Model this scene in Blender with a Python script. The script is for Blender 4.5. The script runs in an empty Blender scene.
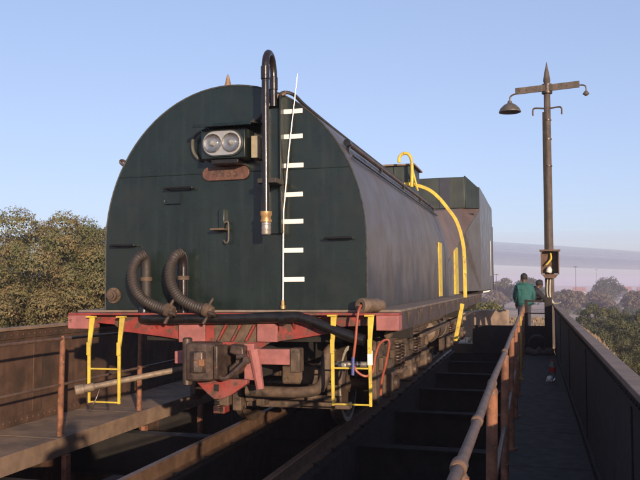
import bpy, bmesh, math, random
import numpy as np
from mathutils import Vector, Matrix, Quaternion

rad = math.radians
scene = bpy.context.scene
COL = scene.collection

# ------------------------------------------------------------------ camera, world, sun, exposure
cam_d = bpy.data.cameras.new('camera')
cam_d.sensor_width = 36.0
cam_d.lens = 780.0 / 640.0 * 36.0
cam_d.clip_start = 0.02
cam_d.clip_end = 30000
cam = bpy.data.objects.new('camera', cam_d)
COL.objects.link(cam)
cam.location = (0, 0, 1.58)
cam.rotation_euler = (rad(90 + 3.155), rad(0.0), rad(15.2))
scene.camera = cam

SUN_EL, SUN_AZ = rad(9.6), math.atan2(0.525, -0.851)     # azimuth from +Y towards +X
to_sun = Vector((math.sin(SUN_AZ) * math.cos(SUN_EL), math.cos(SUN_AZ) * math.cos(SUN_EL), math.sin(SUN_EL)))

world = bpy.data.worlds.new('World')
scene.world = world
world.use_nodes = True
wn = world.node_tree
bg = wn.nodes['Background']
sky = wn.nodes.new('ShaderNodeTexSky')
sky.sky_type = 'NISHITA'
sky.sun_disc = False
sky.sun_elevation = SUN_EL
sky.sun_rotation = SUN_AZ
sky.altitude = 400
sky.air_density = 0.9
sky.dust_density = 1.6
sky.ozone_density = 2.0
# winter smog evens the sky out between horizon and height and turns it lilac
flat = wn.nodes.new('ShaderNodeGamma'); flat.inputs['Gamma'].default_value = 0.5
tint = wn.nodes.new('ShaderNodeMix'); tint.data_type = 'RGBA'; tint.blend_type = 'MULTIPLY'; tint.inputs['Factor'].default_value = 1.0
tint.inputs['B'].default_value = (1.66, 1.71, 2.13, 1)
wn.links.new(sky.outputs[0], flat.inputs[0])
wn.links.new(flat.outputs[0], tint.inputs['A'])
wn.links.new(tint.outputs['Result'], bg.inputs[0])
bg.inputs[1].default_value = 0.15

sun_d = bpy.data.lights.new('sun', 'SUN')
sun_d.energy = 5.0
sun_d.angle = rad(0.53)
sun_d.color = (1.0, 0.78, 0.55)
sun = bpy.data.objects.new('sun', sun_d)
COL.objects.link(sun)
sun.rotation_euler = (-to_sun).to_track_quat('-Z', 'Y').to_euler()
sun.location = (30, -40, 30)

scene.view_settings.view_transform = 'Standard'
scene.view_settings.look = 'None'
scene.view_settings.gamma = 1.0
scene.view_settings.use_curve_mapping = False
scene.view_settings.exposure = 0.5
scene.render.engine = 'CYCLES'
scene.cycles.use_denoising = True
scene.cycles.max_bounces = 8
scene.cycles.diffuse_bounces = 3
scene.cycles.glossy_bounces = 3
scene.cycles.volume_bounces = 1
scene.cycles.volume_step_rate = 4
scene.cycles.sample_clamp_indirect = 6

# ------------------------------------------------------------------ materials
MATS = {}
ALB = 0.68          # base colours scaled down so shade looks deeper beside the strong sun
def M(name, base, rough=0.6, metal=0.0, var=0.25, scale=5.0, rust=None, streak=0.0, bump=0.15,
      bscale=40.0, trans=0.0, emit=None, spec=None, grime=None, splash=None):
    if name in MATS:
        return MATS[name]
    base = tuple(c * ALB for c in base)
    if grime: grime = (tuple(c * ALB for c in grime[0]), *grime[1:])
    if rust: rust = (tuple(c * ALB for c in rust[0]), *rust[1:])
    m = bpy.data.materials.new(name)
    m.use_nodes = True
    nt = m.node_tree
    N, L = nt.nodes, nt.links
    p = N['Principled BSDF']
    tc = N.new('ShaderNodeTexCoord')
    def noise(sc, detail=4, stretch=None, off=0.0):
        mp = N.new('ShaderNodeMapping')
        mp.inputs['Location'].default_value = (off, off * 1.7, off * 0.3)
        if stretch:
            mp.inputs['Scale'].default_value = stretch
        L.new(tc.outputs['Object'], mp.inputs[0])
        n = N.new('ShaderNodeTexNoise')
        n.inputs['Scale'].default_value = sc
        n.inputs['Detail'].default_value = detail
        n.inputs['Roughness'].default_value = 0.62
        L.new(mp.outputs[0], n.inputs['Vector'])
        return n.outputs['Fac']
    def mix(fac, a, b):
        x = N.new('ShaderNodeMix'); x.data_type = 'RGBA'
        for sock, v in ((x.inputs['Factor'], fac), (x.inputs['A'], a), (x.inputs['B'], b)):
            if hasattr(v, 'is_linked'):
                L.new(v, sock)
            elif isinstance(v, (int, float)):
                sock.default_value = v
            else:
                sock.default_value = (*v, 1)
        return x.outputs['Result']
    def ramp(fac, lo, hi):
        r = N.new('ShaderNodeMapRange'); r.interpolation_type = 'SMOOTHSTEP'
        L.new(fac, r.inputs['Value'])
        r.inputs['From Min'].default_value = lo; r.inputs['From Max'].default_value = hi
        return r.outputs['Result']
    f1 = ramp(noise(scale), 0.3, 0.7)
    lo = tuple(c * (1 - var) for c in base); hi = tuple(min(1, c * (1 + var)) for c in base)
    col = mix(f1, lo, hi)
    if streak:
        s = ramp(noise(3.0, 5, (5, 5, 0.35), 3.1), 0.45, 0.75)
        mm = N.new('ShaderNodeMath'); mm.operation = 'MULTIPLY'; L.new(s, mm.inputs[0]); mm.inputs[1].default_value = streak
        col = mix(mm.outputs[0], col, tuple(min(1, c * 1.9 + 0.02) for c in base))
    if grime:
        gcol, amt, gs = grime
        col = mix(ramp(noise(gs, 6, None, 9.3), 0.62 - amt * 0.35, 0.85 - amt * 0.35), col, gcol)
    if rust:
        rcol, amt, rs = rust
        col = mix(ramp(noise(rs, 6, None, 5.7), 0.72 - amt * 0.4, 0.80 - amt * 0.4), col, rcol)
    if splash:                                   # dried mud and sooty dirt thrown up along the foot of a plate
        z0, z1, scol = splash
        sx = N.new('ShaderNodeSeparateXYZ'); L.new(tc.outputs['Object'], sx.inputs[0])
        ad = N.new('ShaderNodeMath'); ad.operation = 'MULTIPLY_ADD'; L.new(noise(2.2, 5, (1, 1, .5), 2.2), ad.inputs[0]); ad.inputs[1].default_value = -1.3; L.new(sx.outputs['Z'], ad.inputs[2])
        sp = ramp(ad.outputs[0], z1 - .65, z0 - .65)
        col = mix(sp, col, scol)
    L.new(col, p.inputs['Base Color'])
    rr = N.new('ShaderNodeMapRange')
    L.new(noise(scale * 2.3, 4, None, 1.3), rr.inputs['Value'])
    rr.inputs['From Min'].default_value = 0.3; rr.inputs['From Max'].default_value = 0.7
    rr.inputs['To Min'].default_value = max(0.02, rough - 0.09); rr.inputs['To Max'].default_value = min(1, rough + 0.09)
    L.new(rr.outputs[0], p.inputs['Roughness'])
    p.inputs['Metallic'].default_value = metal
    if spec is not None:
        p.inputs['Specular IOR Level'].default_value = spec
    if trans:
        p.inputs['Transmission Weight'].default_value = trans
    if bump:
        b = N.new('ShaderNodeBump')
        b.inputs['Strength'].default_value = bump
        b.inputs['Distance'].default_value = 0.01
        L.new(noise(bscale, 5), b.inputs['Height'])
        L.new(b.outputs[0], p.inputs['Normal'])
    MATS[name] = m
    return m

RUST = (0.22, 0.085, 0.035)
green = M('tank_green', (0.0085, 0.0165, 0.0145), 0.30, 0, 0.25, 3, streak=0.22, bump=0.16, bscale=2.2, grime=((0.020, 0.024, 0.021), 0.25, 1.2), rust=((0.10, 0.06, 0.04), -.02, 26))
side_m = M('tank_side', (0.104, 0.080, 0.066), 0.46, 0.0, 0.10, 1.2, streak=0.03, bump=0.03, bscale=6, grime=((0.115, 0.090, 0.076), 0.5, 1.0), rust=((0.05, 0.035, 0.03), 0.08, 5), splash=(1.30, 1.95, (0.022, 0.018, 0.017)))  # lighter than the green end: dust plus sky sheen put into the colour
black = M('black_metal', (0.016, 0.014, 0.014), 0.32, 0.2, 0.3, 8, bump=0.08, grime=((0.05, 0.035, 0.03), 0.25, 7))
blackpipe = M('black_gloss_pipe', (0.022, 0.016, 0.017), 0.22, 0.1, 0.3, 8, bump=0.05)
red = M('faded_red', (0.30, 0.040, 0.032), 0.6, 0, 0.25, 7, rust=((0.11, 0.055, 0.038), 0.52, 8), grime=((0.26, 0.10, 0.085), 0.4, 3))
pink = M('faded_pink_red', (0.36, 0.125, 0.118), 0.7, 0, 0.2, 9, rust=((0.16, 0.075, 0.05), 0.25, 12))
yellow = M('yellow_paint', (0.76, 0.55, 0.065), 0.55, 0, 0.15, 12, rust=((0.28, 0.16, 0.06), 0.26, 15), bump=0.15, grime=((0.50, 0.37, 0.08), 0.4, 6))
brown = M('grimy_brown', (0.110, 0.070, 0.047), 0.75, 0, 0.45, 9, rust=((0.03, 0.02, 0.016), 0.35, 6), bump=0.35)
iron = M('cast_iron', (0.095, 0.062, 0.048), 0.42, 0.25, 0.45, 10, rust=((0.30, 0.12, 0.045), 0.18, 8), bump=0.3, grime=((0.04, 0.028, 0.024), 0.45, 9))
deckm = M('dusty_deck', (0.20, 0.15, 0.12), 0.8, 0, 0.25, 6, bump=0.2)
white = M('white_tape', (1.0, 0.97, 0.92), 0.5, 0, 0.05, 20, bump=0.02, rust=((0.70, 0.52, 0.46), 0.14, 60))
steel = M('pale_steel', (0.45, 0.40, 0.36), 0.38, 0.6, 0.2, 12)
brass = M('dull_brass', (0.55, 0.33, 0.15), 0.45, 0.5, 0.25, 18)
copper = M('number_plate_copper', (0.150, 0.070, 0.052), 0.55, 0.3, 0.25, 16, grime=((0.20, 0.10, 0.075), 0.5, 20))
copper_txt = M('number_plate_digits', (0.085, 0.055, 0.045), 0.6, 0.2, 0.3, 16)
rubber = M('grey_brown_rubber', (0.042, 0.031, 0.027), 0.65, 0, 0.25, 12, bump=0.15)
orange = M('orange_hose', (0.36, 0.085, 0.045), 0.5, 0, 0.15, 9)
blue = M('blue_sleeve', (0.05, 0.06, 0.25), 0.5, 0, 0.2, 9)
chrome = M('lamp_reflector', (1.2, 1.16, 1.12), 0.33, 0.85, 0.05, 9, bump=0)
glass = M('lamp_glass', (0.95, 0.95, 0.95), 0.04, 0, 0, 9, bump=0, trans=1.0)
rustm = M('rusty_girder', (0.108, 0.056, 0.034), 0.75, 0.05, 0.35, 3.0, rust=((0.16, 0.065, 0.03), 0.22, 4), streak=0.3, bump=0.3, grime=((0.058, 0.036, 0.025), 0.5, 2.5))
flange_m = M('dusty_flange', (0.27, 0.18, 0.130), 0.75, 0, 0.25, 4.0, rust=((0.26, 0.11, 0.05), 0.18, 7), bump=0.25)
wallk = M('walkway_plate', (0.31, 0.20, 0.125), 0.85, 0, 0.25, 3.5, bump=0.25, grime=((0.17, 0.12, 0.09), 0.5, 2))  # left walkway, its colour warmed to carry the sunlight on it
shade_w = M('shaded_plate', (0.026, 0.020, 0.019), 0.85, 0, 0.3, 3.5, bump=0.25)  # shaded copy of the walkway plate, shade put into the colour
shade_g = M('shaded_girder', (0.016, 0.012, 0.011), 0.85, 0, 0.35, 3, rust=((0.05, 0.026, 0.018), 0.12, 5), bump=0.3)  # shaded copy of the girder steel, near black to carry its shade
rustpost = M('rusty_post', (0.26, 0.105, 0.055), 0.75, 0, 0.4, 10, rust=((0.50, 0.27, 0.14), 0.28, 18), bump=0.4)
railpipe = M('worn_handrail', (0.165, 0.098, 0.066), 0.6, 0.1, 0.25, 10, bump=0.1)
railm = M('running_rail', (0.17, 0.085, 0.050), 0.6, 0.2, 0.3, 6, bump=0.2)
railtop = M('rail_head', (0.22, 0.13, 0.085), 0.45, 0.35, 0.25, 6, bump=0.1)
darkst = M('dark_structure', (0.015, 0.011, 0.0095), 0.9, 0, 0.3, 3, rust=((0.045, 0.023, 0.015), 0.18, 4), bump=0.3)  # steel colour darkened to carry the deep shade of the underside
bunkm = M('bunker_side', (0.100, 0.090, 0.088), 0.4, 0.0, 0.12, 1.5, streak=0.3, bump=0.03, bscale=8)
bunkg = M('bunker_green', (0.022, 0.032, 0.027), 0.45, 0, 0.25, 3, streak=0.3, bump=0.06, bscale=8)
rampm = M('slope_sheet', (0.155, 0.105, 0.085), 0.55, 0, 0.2, 2, bump=0.1)
polem = M('weathered_pole', (0.088, 0.066, 0.054), 0.8, 0, 0.3, 5, streak=0.4, bump=0.3)
lampm = M('lamp_enamel', (0.12, 0.10, 0.080), 0.45, 0.2, 0.2, 10)
concrete = M('pit_concrete', (0.28, 0.20, 0.145), 0.9, 0, 0.3, 1.2, bump=0.4, bscale=8, grime=((0.15, 0.10, 0.075), 0.4, 0.9))
soil = M('pit_soil', (0.055, 0.038, 0.028), 0.95, 0, 0.4, 0.8, bump=0.6, bscale=6)

# ------------------------------------------------------------------ mesh helpers (world coordinates in, object local out)
def box(bm, x0, x1, y0, y1, z0, z1):
    vs = [bm.verts.new((x, y, z)) for x in (x0, x1) for y in (y0, y1) for z in (z0, z1)]
    for q in ((0, 1, 3, 2), (4, 6, 7, 5), (0, 4, 5, 1), (2, 3, 7, 6), (0, 2, 6, 4), (1, 5, 7, 3)):
        bm.faces.new([vs[i] for i in q])
    return vs

def tube(bm, pts, r, seg=12, cap=True):
    pts = [Vector(p) for p in pts]
    rs = r if isinstance(r, (list, tuple)) else [r] * len(pts)
    tang = []
    for i in range(len(pts)):
        a = pts[max(0, i - 1)]; b = pts[min(len(pts) - 1, i + 1)]
        tang.append((b - a).normalized())
    t0 = tang[0]
    n = t0.orthogonal().normalized()
    rings = []
    for i, p in enumerate(pts):
        if i:
            q = tang[i - 1].rotation_difference(tang[i])
            n = (q @ n)
            n = (n - tang[i] * n.dot(tang[i])).normalized()
        bnm = tang[i].cross(n)
        rings.append([bm.verts.new(p + (n * math.cos(2 * math.pi * k / seg) + bnm * math.sin(2 * math.pi * k / seg)) * rs[i]) for k in range(seg)])
    for a, b in zip(rings, rings[1:]):
        for k in range(seg):
            bm.faces.new((a[k], a[(k + 1) % seg], b[(k + 1) % seg], b[k]))
    if cap:
        bm.faces.new(list(reversed(rings[0]))); bm.faces.new(rings[-1])

def smooth_path(pts, n=8):
    P = [Vector(p) for p in pts]
    P = [P[0] * 2 - P[1]] + P + [P[-1] * 2 - P[-2]]
    out = []
    for i in range(1, len(P) - 2):
        for k in range(n):
            t = k / n
            a, b, c, d = P[i - 1], P[i], P[i + 1], P[i + 2]
            out.append(0.5 * ((2 * b) + (c - a) * t + (2 * a - 5 * b + 4 * c - d) * t * t + (3 * b - a - 3 * c + d) * t ** 3))
    out.append(P[-2])
    return out

def prism(bm, poly, axis, a, b):
    """poly: 2D points in the plane across axis ('X' -> (y,z), 'Y' -> (x,z), 'Z' -> (x,y))"""
    def v(p, t):
        return {'X': (t, p[0], p[1]), 'Y': (p[0], t, p[1]), 'Z': (p[0], p[1], t)}[axis]
    A = [bm.verts.new(v(p, a)) for p in poly]; B = [bm.verts.new(v(p, b)) for p in poly]
    n = len(poly)
    bm.faces.new(A); bm.faces.new(list(reversed(B)))
    for i in range(n):
        bm.faces.new((A[i], B[i], B[(i + 1) % n], A[(i + 1) % n]))

def lathe(bm, prof, origin, axis, seg=24):
    """prof: list of (radius, distance along axis)"""
    o = Vector(origin); ax = Vector(axis).normalized(); n = ax.orthogonal().normalized(); b = ax.cross(n)
    rings = []
    for r, d in prof:
        if r < 1e-6:
            rings.append([bm.verts.new(o + ax * d)])
        else:
            rings.append([bm.verts.new(o + ax * d + (n * math.cos(2 * math.pi * k / seg) + b * math.sin(2 * math.pi * k / seg)) * r) for k in range(seg)])
    for A, B in zip(rings, rings[1:]):
        for k in range(seg):
            k2 = (k + 1) % seg
            if len(A) == 1 and len(B) == 1: continue
            if len(A) == 1: bm.faces.new((A[0], B[k2], B[k]))
            elif len(B) == 1: bm.faces.new((A[k], A[k2], B[0]))
            else: bm.faces.new((A[k], A[k2], B[k2], B[k]))
    if len(rings[0]) > 1: bm.faces.new(list(reversed(rings[0])))
    if len(rings[-1]) > 1: bm.faces.new(rings[-1])

def origin_of(o):
    v = Vector(o.location)
    while o.parent:
        o = o.parent; v = v + Vector(o.location)
    return v

def obj(name, bm, mat, parent=None, bev=0.0, sharp=35, loc=None):
    """link a bmesh given in world coordinates as one object"""
    off = origin_of(parent) if parent else Vector((0, 0, 0))
    at_ = Vector(loc) if loc is not None else off
    bmesh.ops.recalc_face_normals(bm, faces=bm.faces)
    bmesh.ops.translate(bm, verts=bm.verts, vec=-at_)
    me = bpy.data.meshes.new(name)
    bm.to_mesh(me); bm.free()
    me.materials.append(mat)
    me.shade_smooth()
    me.set_sharp_from_angle(angle=rad(sharp))
    o = bpy.data.objects.new(name, me)
    COL.objects.link(o)
    if parent:
        o.parent = parent
        o.location = at_ - off
    else:
        o.location = at_
    if bev:
        md = o.modifiers.new('bevel', 'BEVEL'); md.width = bev; md.segments = 2; md.limit_method = 'ANGLE'; md.angle_limit = rad(40)
    return o

def B(name, mat, parent, x0, x1, y0, y1, z0, z1, bev=0.004):
    bm = bmesh.new(); box(bm, x0, x1, y0, y1, z0, z1)
    return obj(name, bm, mat, parent, bev)

def T(name, mat, parent, pts, r, seg=12):
    bm = bmesh.new(); tube(bm, pts, r, seg)
    return obj(name, bm, mat, parent)

def thing(name, label, cat, loc, group=None):
    e = bpy.data.objects.new(name, None)
    COL.objects.link(e); e.location = loc; e.empty_display_size = 0.2
    tag(e, label, cat, group)
    return e

def tag(o, label=None, cat=None, group=None, kind=None):
    if label: o['label'] = label
    if cat: o['category'] = cat
    if group: o['group'] = group
    if kind: o['kind'] = kind
    return o

def dup(o, parent, loc):
    c = o.copy(); COL.objects.link(c); c.parent = parent; c.location = loc
    for ch in list(o.children):
        dup(ch, c, ch.location)
    return c

# ------------------------------------------------------------------ terrain and pit
PC = Vector((-2.66, 9.5)); PR = 11.7
def sstep(a, b, x):
    t = min(1, max(0, (x - a) / (b - a))); return t * t * (3 - 2 * t)
def ground_h(x, y):
    h = -0.08
    edge = 0.7 + max(0, y - 24) * 0.022
    h -= 5.2 * sstep(edge, edge + 6.5, x)                       # embankment falls away to the right
    far = sstep(34, 75, y) * (1 - sstep(edge, edge + 6.5, x))
    h -= 5.0 * far
    left = sstep(-30, -70, x) * (1 - sstep(34, 75, y))
    h -= 1.5 * left
    d = math.hypot(x, y)
    h -= 4.0 * sstep(90, 500, d)
    h += 0.35 * math.sin(x * 0.07 + 1.3) * math.sin(y * 0.05) * sstep(25, 60, d)
    return h

bm = bmesh.new()
radii = [PR, 12.2, 13, 14.2, 15.5, 17, 19, 21.5, 24.5, 28, 32, 37, 43, 50, 60, 75, 95, 120, 160, 220, 300, 420, 600, 900, 1300, 2000, 3200]
NA = 144
rings = []
for r in radii:
    ring = []
    for k in range(NA):
        a = 2 * math.pi * k / NA
        x, y = PC.x + r * math.cos(a), PC.y + r * math.sin(a)
        ring.append(bm.verts.new((x, y, ground_h(x, y) + 0.001)))
    rings.append(ring)
for A, Bq in zip(rings, rings[1:]):
    for k in range(NA):
        bm.faces.new((A[k], A[(k + 1) % NA], Bq[(k + 1) % NA], Bq[k]))
grass = M('dry_veld', (0.50, 0.35, 0.23), 0.95, 0, 0.3, 0.15, bump=0.8, bscale=2.5, grime=((0.30, 0.23, 0.13), 0.35, 0.05), rust=((0.55, 0.37, 0.26), 0.3, 0.02))
tag(obj('ground', bm, grass), kind='structure')

bm = bmesh.new()
cen = bm.verts.new((PC.x, PC.y, -2.2)); ring = []
for k in range(NA):
    a = 2 * math.pi * k / NA
    ring.append(bm.verts.new((PC.x + (PR + .02) * math.cos(a), PC.y + (PR + .02) * math.sin(a), -2.2)))
for k in range(NA): bm.faces.new((cen, ring[k], ring[(k + 1) % NA]))
tag(obj('pit_floor', bm, soil), kind='structure')

bm = bmesh.new()
prev = None
for k in range(NA + 1):
    a = 2 * math.pi * (k + 0.5 * NA / 9) / NA
    c, s = math.cos(a), math.sin(a)
    x, y = PC.x + PR * c, PC.y + PR * s
    top = ground_h(x, y) + 0.05
    if top < -2.0:
        prev = None; continue
    cur = [bm.verts.new((PC.x + R * c, PC.y + R * s, z)) for R, z in ((PR - .03, -2.3), (PR - .03, top), (PR + .4, top), (PR + .4, -2.3))]
    if prev:
        for i in range(3): bm.faces.new((prev[i], prev[i + 1], cur[i + 1], cur[i]))
    prev = cur
tag(obj('pit_wall', bm, concrete), kind='structure')

# low curved wall beyond the far end of the pit
bm = bmesh.new()
pts = [(-6.5, 24.6), (-5, 24.3), (-3.6, 24.2), (-2.4, 24.5), (-1.5, 25.1), (-0.9, 25.9)]
pp = smooth_path([(x, y, 0) for x, y in pts], 5)
prev = None
for i, p in enumerate(pp):
    t = (pp[min(i + 1, len(pp) - 1)] - pp[max(i - 1, 0)]).normalized(); n = Vector((-t.y, t.x, 0))
    tz = 0.30 + 0.42 * sstep(4, 20, i) + random.Random(i).uniform(-.015, .015)
    cur = [bm.verts.new(q) for q in ((p.x - n.x * .2, p.y - n.y * .2, -.3), (p.x - n.x * .2, p.y - n.y * .2, tz), (p.x + n.x * .2, p.y + n.y * .2, tz), (p.x + n.x * .2, p.y + n.y * .2, -.3))]
    if prev:
        for k in range(3): bm.faces.new((prev[k], prev[k + 1], cur[k + 1], cur[k]))
    else: bm.faces.new(cur)
    prev = cur
bm.faces.new(list(reversed(prev)))
tag(obj('parapet_wall', bm, concrete), 'low curved sunlit masonry wall beyond the far end of the pit', 'wall')

# ------------------------------------------------------------------ turntable bridge
GX_R, GX_L = 0.49, -6.08
Y0, Y1 = -1.4, 20.6
tt = thing('turntable_bridge', 'rusty riveted turntable bridge carrying the tender between plate girders and walkways', 'turntable', (PC.x, PC.y, -0.16))

def rivets(bm, pts, ax, r=0.016, h=0.011):
    for p in pts:
        p = Vector(p); n = Vector(ax); u = n.orthogonal().normalized(); w = n.cross(u)
        a = [bm.verts.new(p + (u * math.cos(k * math.pi / 3) + w * math.sin(k * math.pi / 3)) * r) for k in range(6)]
        b = [bm.verts.new(p + n * h + (u * math.cos(k * math.pi / 3) + w * math.sin(k * math.pi / 3)) * r * .55) for k in range(6)]
        for k in range(6): bm.faces.new((a[k], a[(k + 1) % 6], b[(k + 1) % 6], b[k]))
        bm.faces.new(b)

for side, gx in (('R', GX_R), ('L', GX_L)):
    s = 1 if side == 'R' else -1            # outward direction
    def X(a, b):
        return (gx + s * a, gx + s * b) if s > 0 else (gx + s * b, gx + s * a)
    gm = shade_g if side == 'R' else rustm
    x0, x1 = X(0.045, 0.06)
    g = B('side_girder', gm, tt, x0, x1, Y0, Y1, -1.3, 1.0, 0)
    x0, x1 = X(-0.002, 0.105)
    B('top_flange', flange_m, g, x0, x1, Y0, Y1, 1.002, 1.04, 0.004)
    x0, x1 = X(0.030, 0.0445)
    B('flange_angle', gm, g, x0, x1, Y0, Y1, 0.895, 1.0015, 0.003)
    x0, x1 = X(0.028, 0.0445)
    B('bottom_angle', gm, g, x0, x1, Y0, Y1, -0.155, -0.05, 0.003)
    bm = bmesh.new()
    inn = gx + s * 0.030
    ys = np.arange(Y0 + .06, Y1, 0.115)
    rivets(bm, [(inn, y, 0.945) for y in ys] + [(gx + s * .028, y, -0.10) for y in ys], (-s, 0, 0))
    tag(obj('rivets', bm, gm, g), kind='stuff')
    # butt straps on the inside of the web, joints between web plates
    first = None
    for y in np.arange(Y0 + 2.35, Y1 - 1, 3.9):
        if first is None:
            x0, x1 = X(0.034, 0.0448)
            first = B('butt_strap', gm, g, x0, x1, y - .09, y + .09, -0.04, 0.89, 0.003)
            fy = y
        else:
            dup(first, g, Vector(first.location) + Vector((0, y - fy, 0)))
    # outside stiffeners
    first = None
    for y in np.arange(Y0 + .4, Y1, 1.3):
        if first is None:
            x0, x1 = X(0.061, 0.14)
            first = B('stiffener', rustm, g, x0, x1, y - .008, y + .008, -1.28, 1.0, 0); fy = y
        else:
            dup(first, g, Vector(first.location) + Vector((0, y - fy, 0)))

# walkways
for x0, x1, m_ in ((-0.27, GX_R + 0.026, shade_w), (GX_L - 0.026, -5.15, wallk)):
    dk = B('walkway_deck', m_, tt, x0 + .02, x1 - .02, Y0, Y1, -0.20, -0.168, 0)
    first = None; n_ = 12; L_ = (Y1 - Y0) / n_
    for i in range(n_):
        if first is None:
            first = B('deck_plate', m_, dk, x0, x1, Y0 + .004, Y0 + L_ - .004, -0.167, -0.16, 0.002)
        else:
            o_ = dup(first, dk, Vector(first.location) + Vector((0, i * L_, random.Random(i).uniform(-.002, .002))))
def fascia(parent, x, s):
    bm = bmesh.new()
    box(bm, min(x, x + s * .012), max(x, x + s * .012), Y0, Y1, -0.36, -0.158)
    o = obj('edge_channel', bm, flange_m if s > 0 else rustm, parent, 0.003)
    return o
fascia(tt, -5.148, 1); fascia(tt, -0.272, -1)
# kick angle along the right walkway edge
# cross beams and brackets
first = None
for i, y in enumerate(np.arange(Y0 + 0.3, Y1, 2.65)):
    if first is None:
        bm = bmesh.new()
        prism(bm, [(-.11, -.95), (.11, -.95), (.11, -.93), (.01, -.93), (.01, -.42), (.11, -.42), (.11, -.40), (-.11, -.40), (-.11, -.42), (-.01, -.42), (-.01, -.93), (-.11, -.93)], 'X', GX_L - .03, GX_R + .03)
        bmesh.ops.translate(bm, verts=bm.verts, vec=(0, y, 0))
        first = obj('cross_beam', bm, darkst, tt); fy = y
    else:
        dup(first, tt, Vector(first.location) + Vector((0, y - fy, 0)))
first = None
for y in np.arange(7.9, Y1, 1.85).tolist() + [6.05, 4.2, 2.35]:
    if first is None:
        bm = bmesh.new()
        box(bm, -5.16, -5.10, y - .05, y + .05, -0.80, -0.362)
        box(bm, -6.0, -5.10, y - .05, y + .05, -0.86, -0.802)
        first = obj('walkway_bracket', bm, rustpost, tt, 0.004); fy = y
    else:
        dup(first, tt, Vector(first.location) + Vector((0, y - fy, 0)))
# stringers under the rails
for rx in (-3.22, -2.09):
    st = bmesh.new()
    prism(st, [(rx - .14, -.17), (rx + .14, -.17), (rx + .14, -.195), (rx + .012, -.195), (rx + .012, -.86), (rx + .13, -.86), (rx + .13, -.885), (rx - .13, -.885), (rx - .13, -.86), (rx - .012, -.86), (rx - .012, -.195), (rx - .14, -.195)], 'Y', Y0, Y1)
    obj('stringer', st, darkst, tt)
    rb = bmesh.new()
    prism(rb, [(rx - .055, -.166), (rx + .055, -.166), (rx + .055, -.152), (rx + .012, -.135), (rx + .009, -.045), (rx + .034, -.034), (rx + .034, -.005), (rx + .028, 0), (rx - .028, 0), (rx - .034, -.005), (rx - .034, -.034), (rx - .009, -.045), (rx - .012, -.135), (rx - .055, -.152)], 'Y', Y0, Y1)
    obj('rail', rb, railtop, tt)
    first = None
    for y in np.arange(Y0 + .3, Y1, .7):
        if first is None:
            first = B('rail_clip', darkst, tt, rx - .10, rx + .10, y - .035, y + .035, -.169, -.145, 0.003); fy = y
        else: dup(first, tt, Vector(first.location) + Vector((0, y - fy, 0)))
# diagonal bracing between stringers
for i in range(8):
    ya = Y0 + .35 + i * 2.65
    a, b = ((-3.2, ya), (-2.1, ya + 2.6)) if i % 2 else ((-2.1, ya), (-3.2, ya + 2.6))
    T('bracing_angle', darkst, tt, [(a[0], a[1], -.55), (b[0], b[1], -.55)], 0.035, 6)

# right railing
rl = obj('railing', (lambda bm: (tube(bm, [(-.22, y, 1.03 + .006 * math.sin(y * 1.7)) for y in np.arange(-1.3, 20.5, .33)], .0195, 14), bm)[1])(bmesh.new()), railpipe, tt)
posts_y = [0.35, 2.4, 4.4, 6.45, 8.5, 10.55, 12.6, 14.6, 16.6, 18.6, 20.4]
yel_post = M('yellow_post', (0.45, 0.32, 0.05), 0.65, 0, 0.3, 8, rust=((0.25, 0.10, 0.05), 0.4, 9))
first = None
for y in posts_y:
    m = yel_post if abs(y - 14.6) < .1 else rustpost
    bm = bmesh.new()
    tube(bm, [(-.235, y, -.16), (-.228, y, .5), (-.22, y, 1.0)], [.034, .032, .031], 12)
    lathe(bm, [(.065, 0), (.065, .02), (.042, .025), (.042, .04)], (-.235, y, -.16), (0, 0, 1), 12)
    obj('post', bm, m, rl)
    bm = bmesh.new(); lathe(bm, [(.0205, -.035), (.0265, -.028), (.0265, .028), (.0205, .035)], (-.22, y, 1.03), (0, 1, 0), 14)
    lathe(bm, [(.034, -.02), (.028, .0), (.02, .015)], (-.22, y, 1.0), (0, 0, 1), 12)
    obj('collar', bm, railpipe, rl)
bm = bmesh.new(); lathe(bm, [(.0205, -.025), (.0245, -.02), (.0245, .02), (.0205, .025)], (-.22, 3.2, 1.03), (0, 1, 0), 14)
obj('collar', bm, railpipe, rl)
T('mid_rail', railpipe, rl, [(-.228, y, .44) for y in np.arange(-1.3, 20.5, 1.0)], .017, 8)
# left railing
rl = obj('railing', (lambda bm: (tube(bm, [(-5.2, y, .935 + .012 * math.sin(y * 1.1)) for y in np.arange(-1.3, 20.5, .5)], .018, 10), bm)[1])(bmesh.new()), railpipe, tt)
first = None
for y in [2.35, 4.2, 6.05, 7.9, 9.75, 11.6, 13.45, 15.3, 17.15, 19.0]:
    if first is None:
        bm = bmesh.new(); tube(bm, [(-5.215, y, -.16), (-5.21, y, .4), (-5.2, y, .90), (-5.2, y, .975)], [.036, .034, .031, .016], 12)
        first = obj('post', bm, rustpost, rl); fy = y
    else: dup(first, rl, Vector(first.location) + Vector((0, y - fy, 0)))
T('mid_rail', railpipe, rl, [(-5.21, y, .42) for y in np.arange(-1.3, 20.5, 1.0)], .016, 8)
# guard across the far end of the right walkway
eg = B('end_guard', darkst, tt, -.2, .40, 20.50, 20.54, 1.10, 1.15, .003)
B('guard_bar', railpipe, eg, -.2, .40, 20.51, 20.535, .80, .83, .003)
B('guard_bar', darkst, eg, -.2, .40, 20.50, 20.54, .44, .50, .003)
B('guard_post', darkst, eg, -.2, -.12, 20.49, 20.55, -.16, 1.16, .003)
B('guard_plate', darkst, eg, -.12, .40, 20.515, 20.53, -.16, .44, .003)
B('guard_post', darkst, tt, .29, .47, 20.46, 20.56, -.16, 1.22, .004)
B('buffer_plate', darkst, tt, -1.5, -.27, 20.50, 20.56, -.22, .50, .006)
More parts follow.
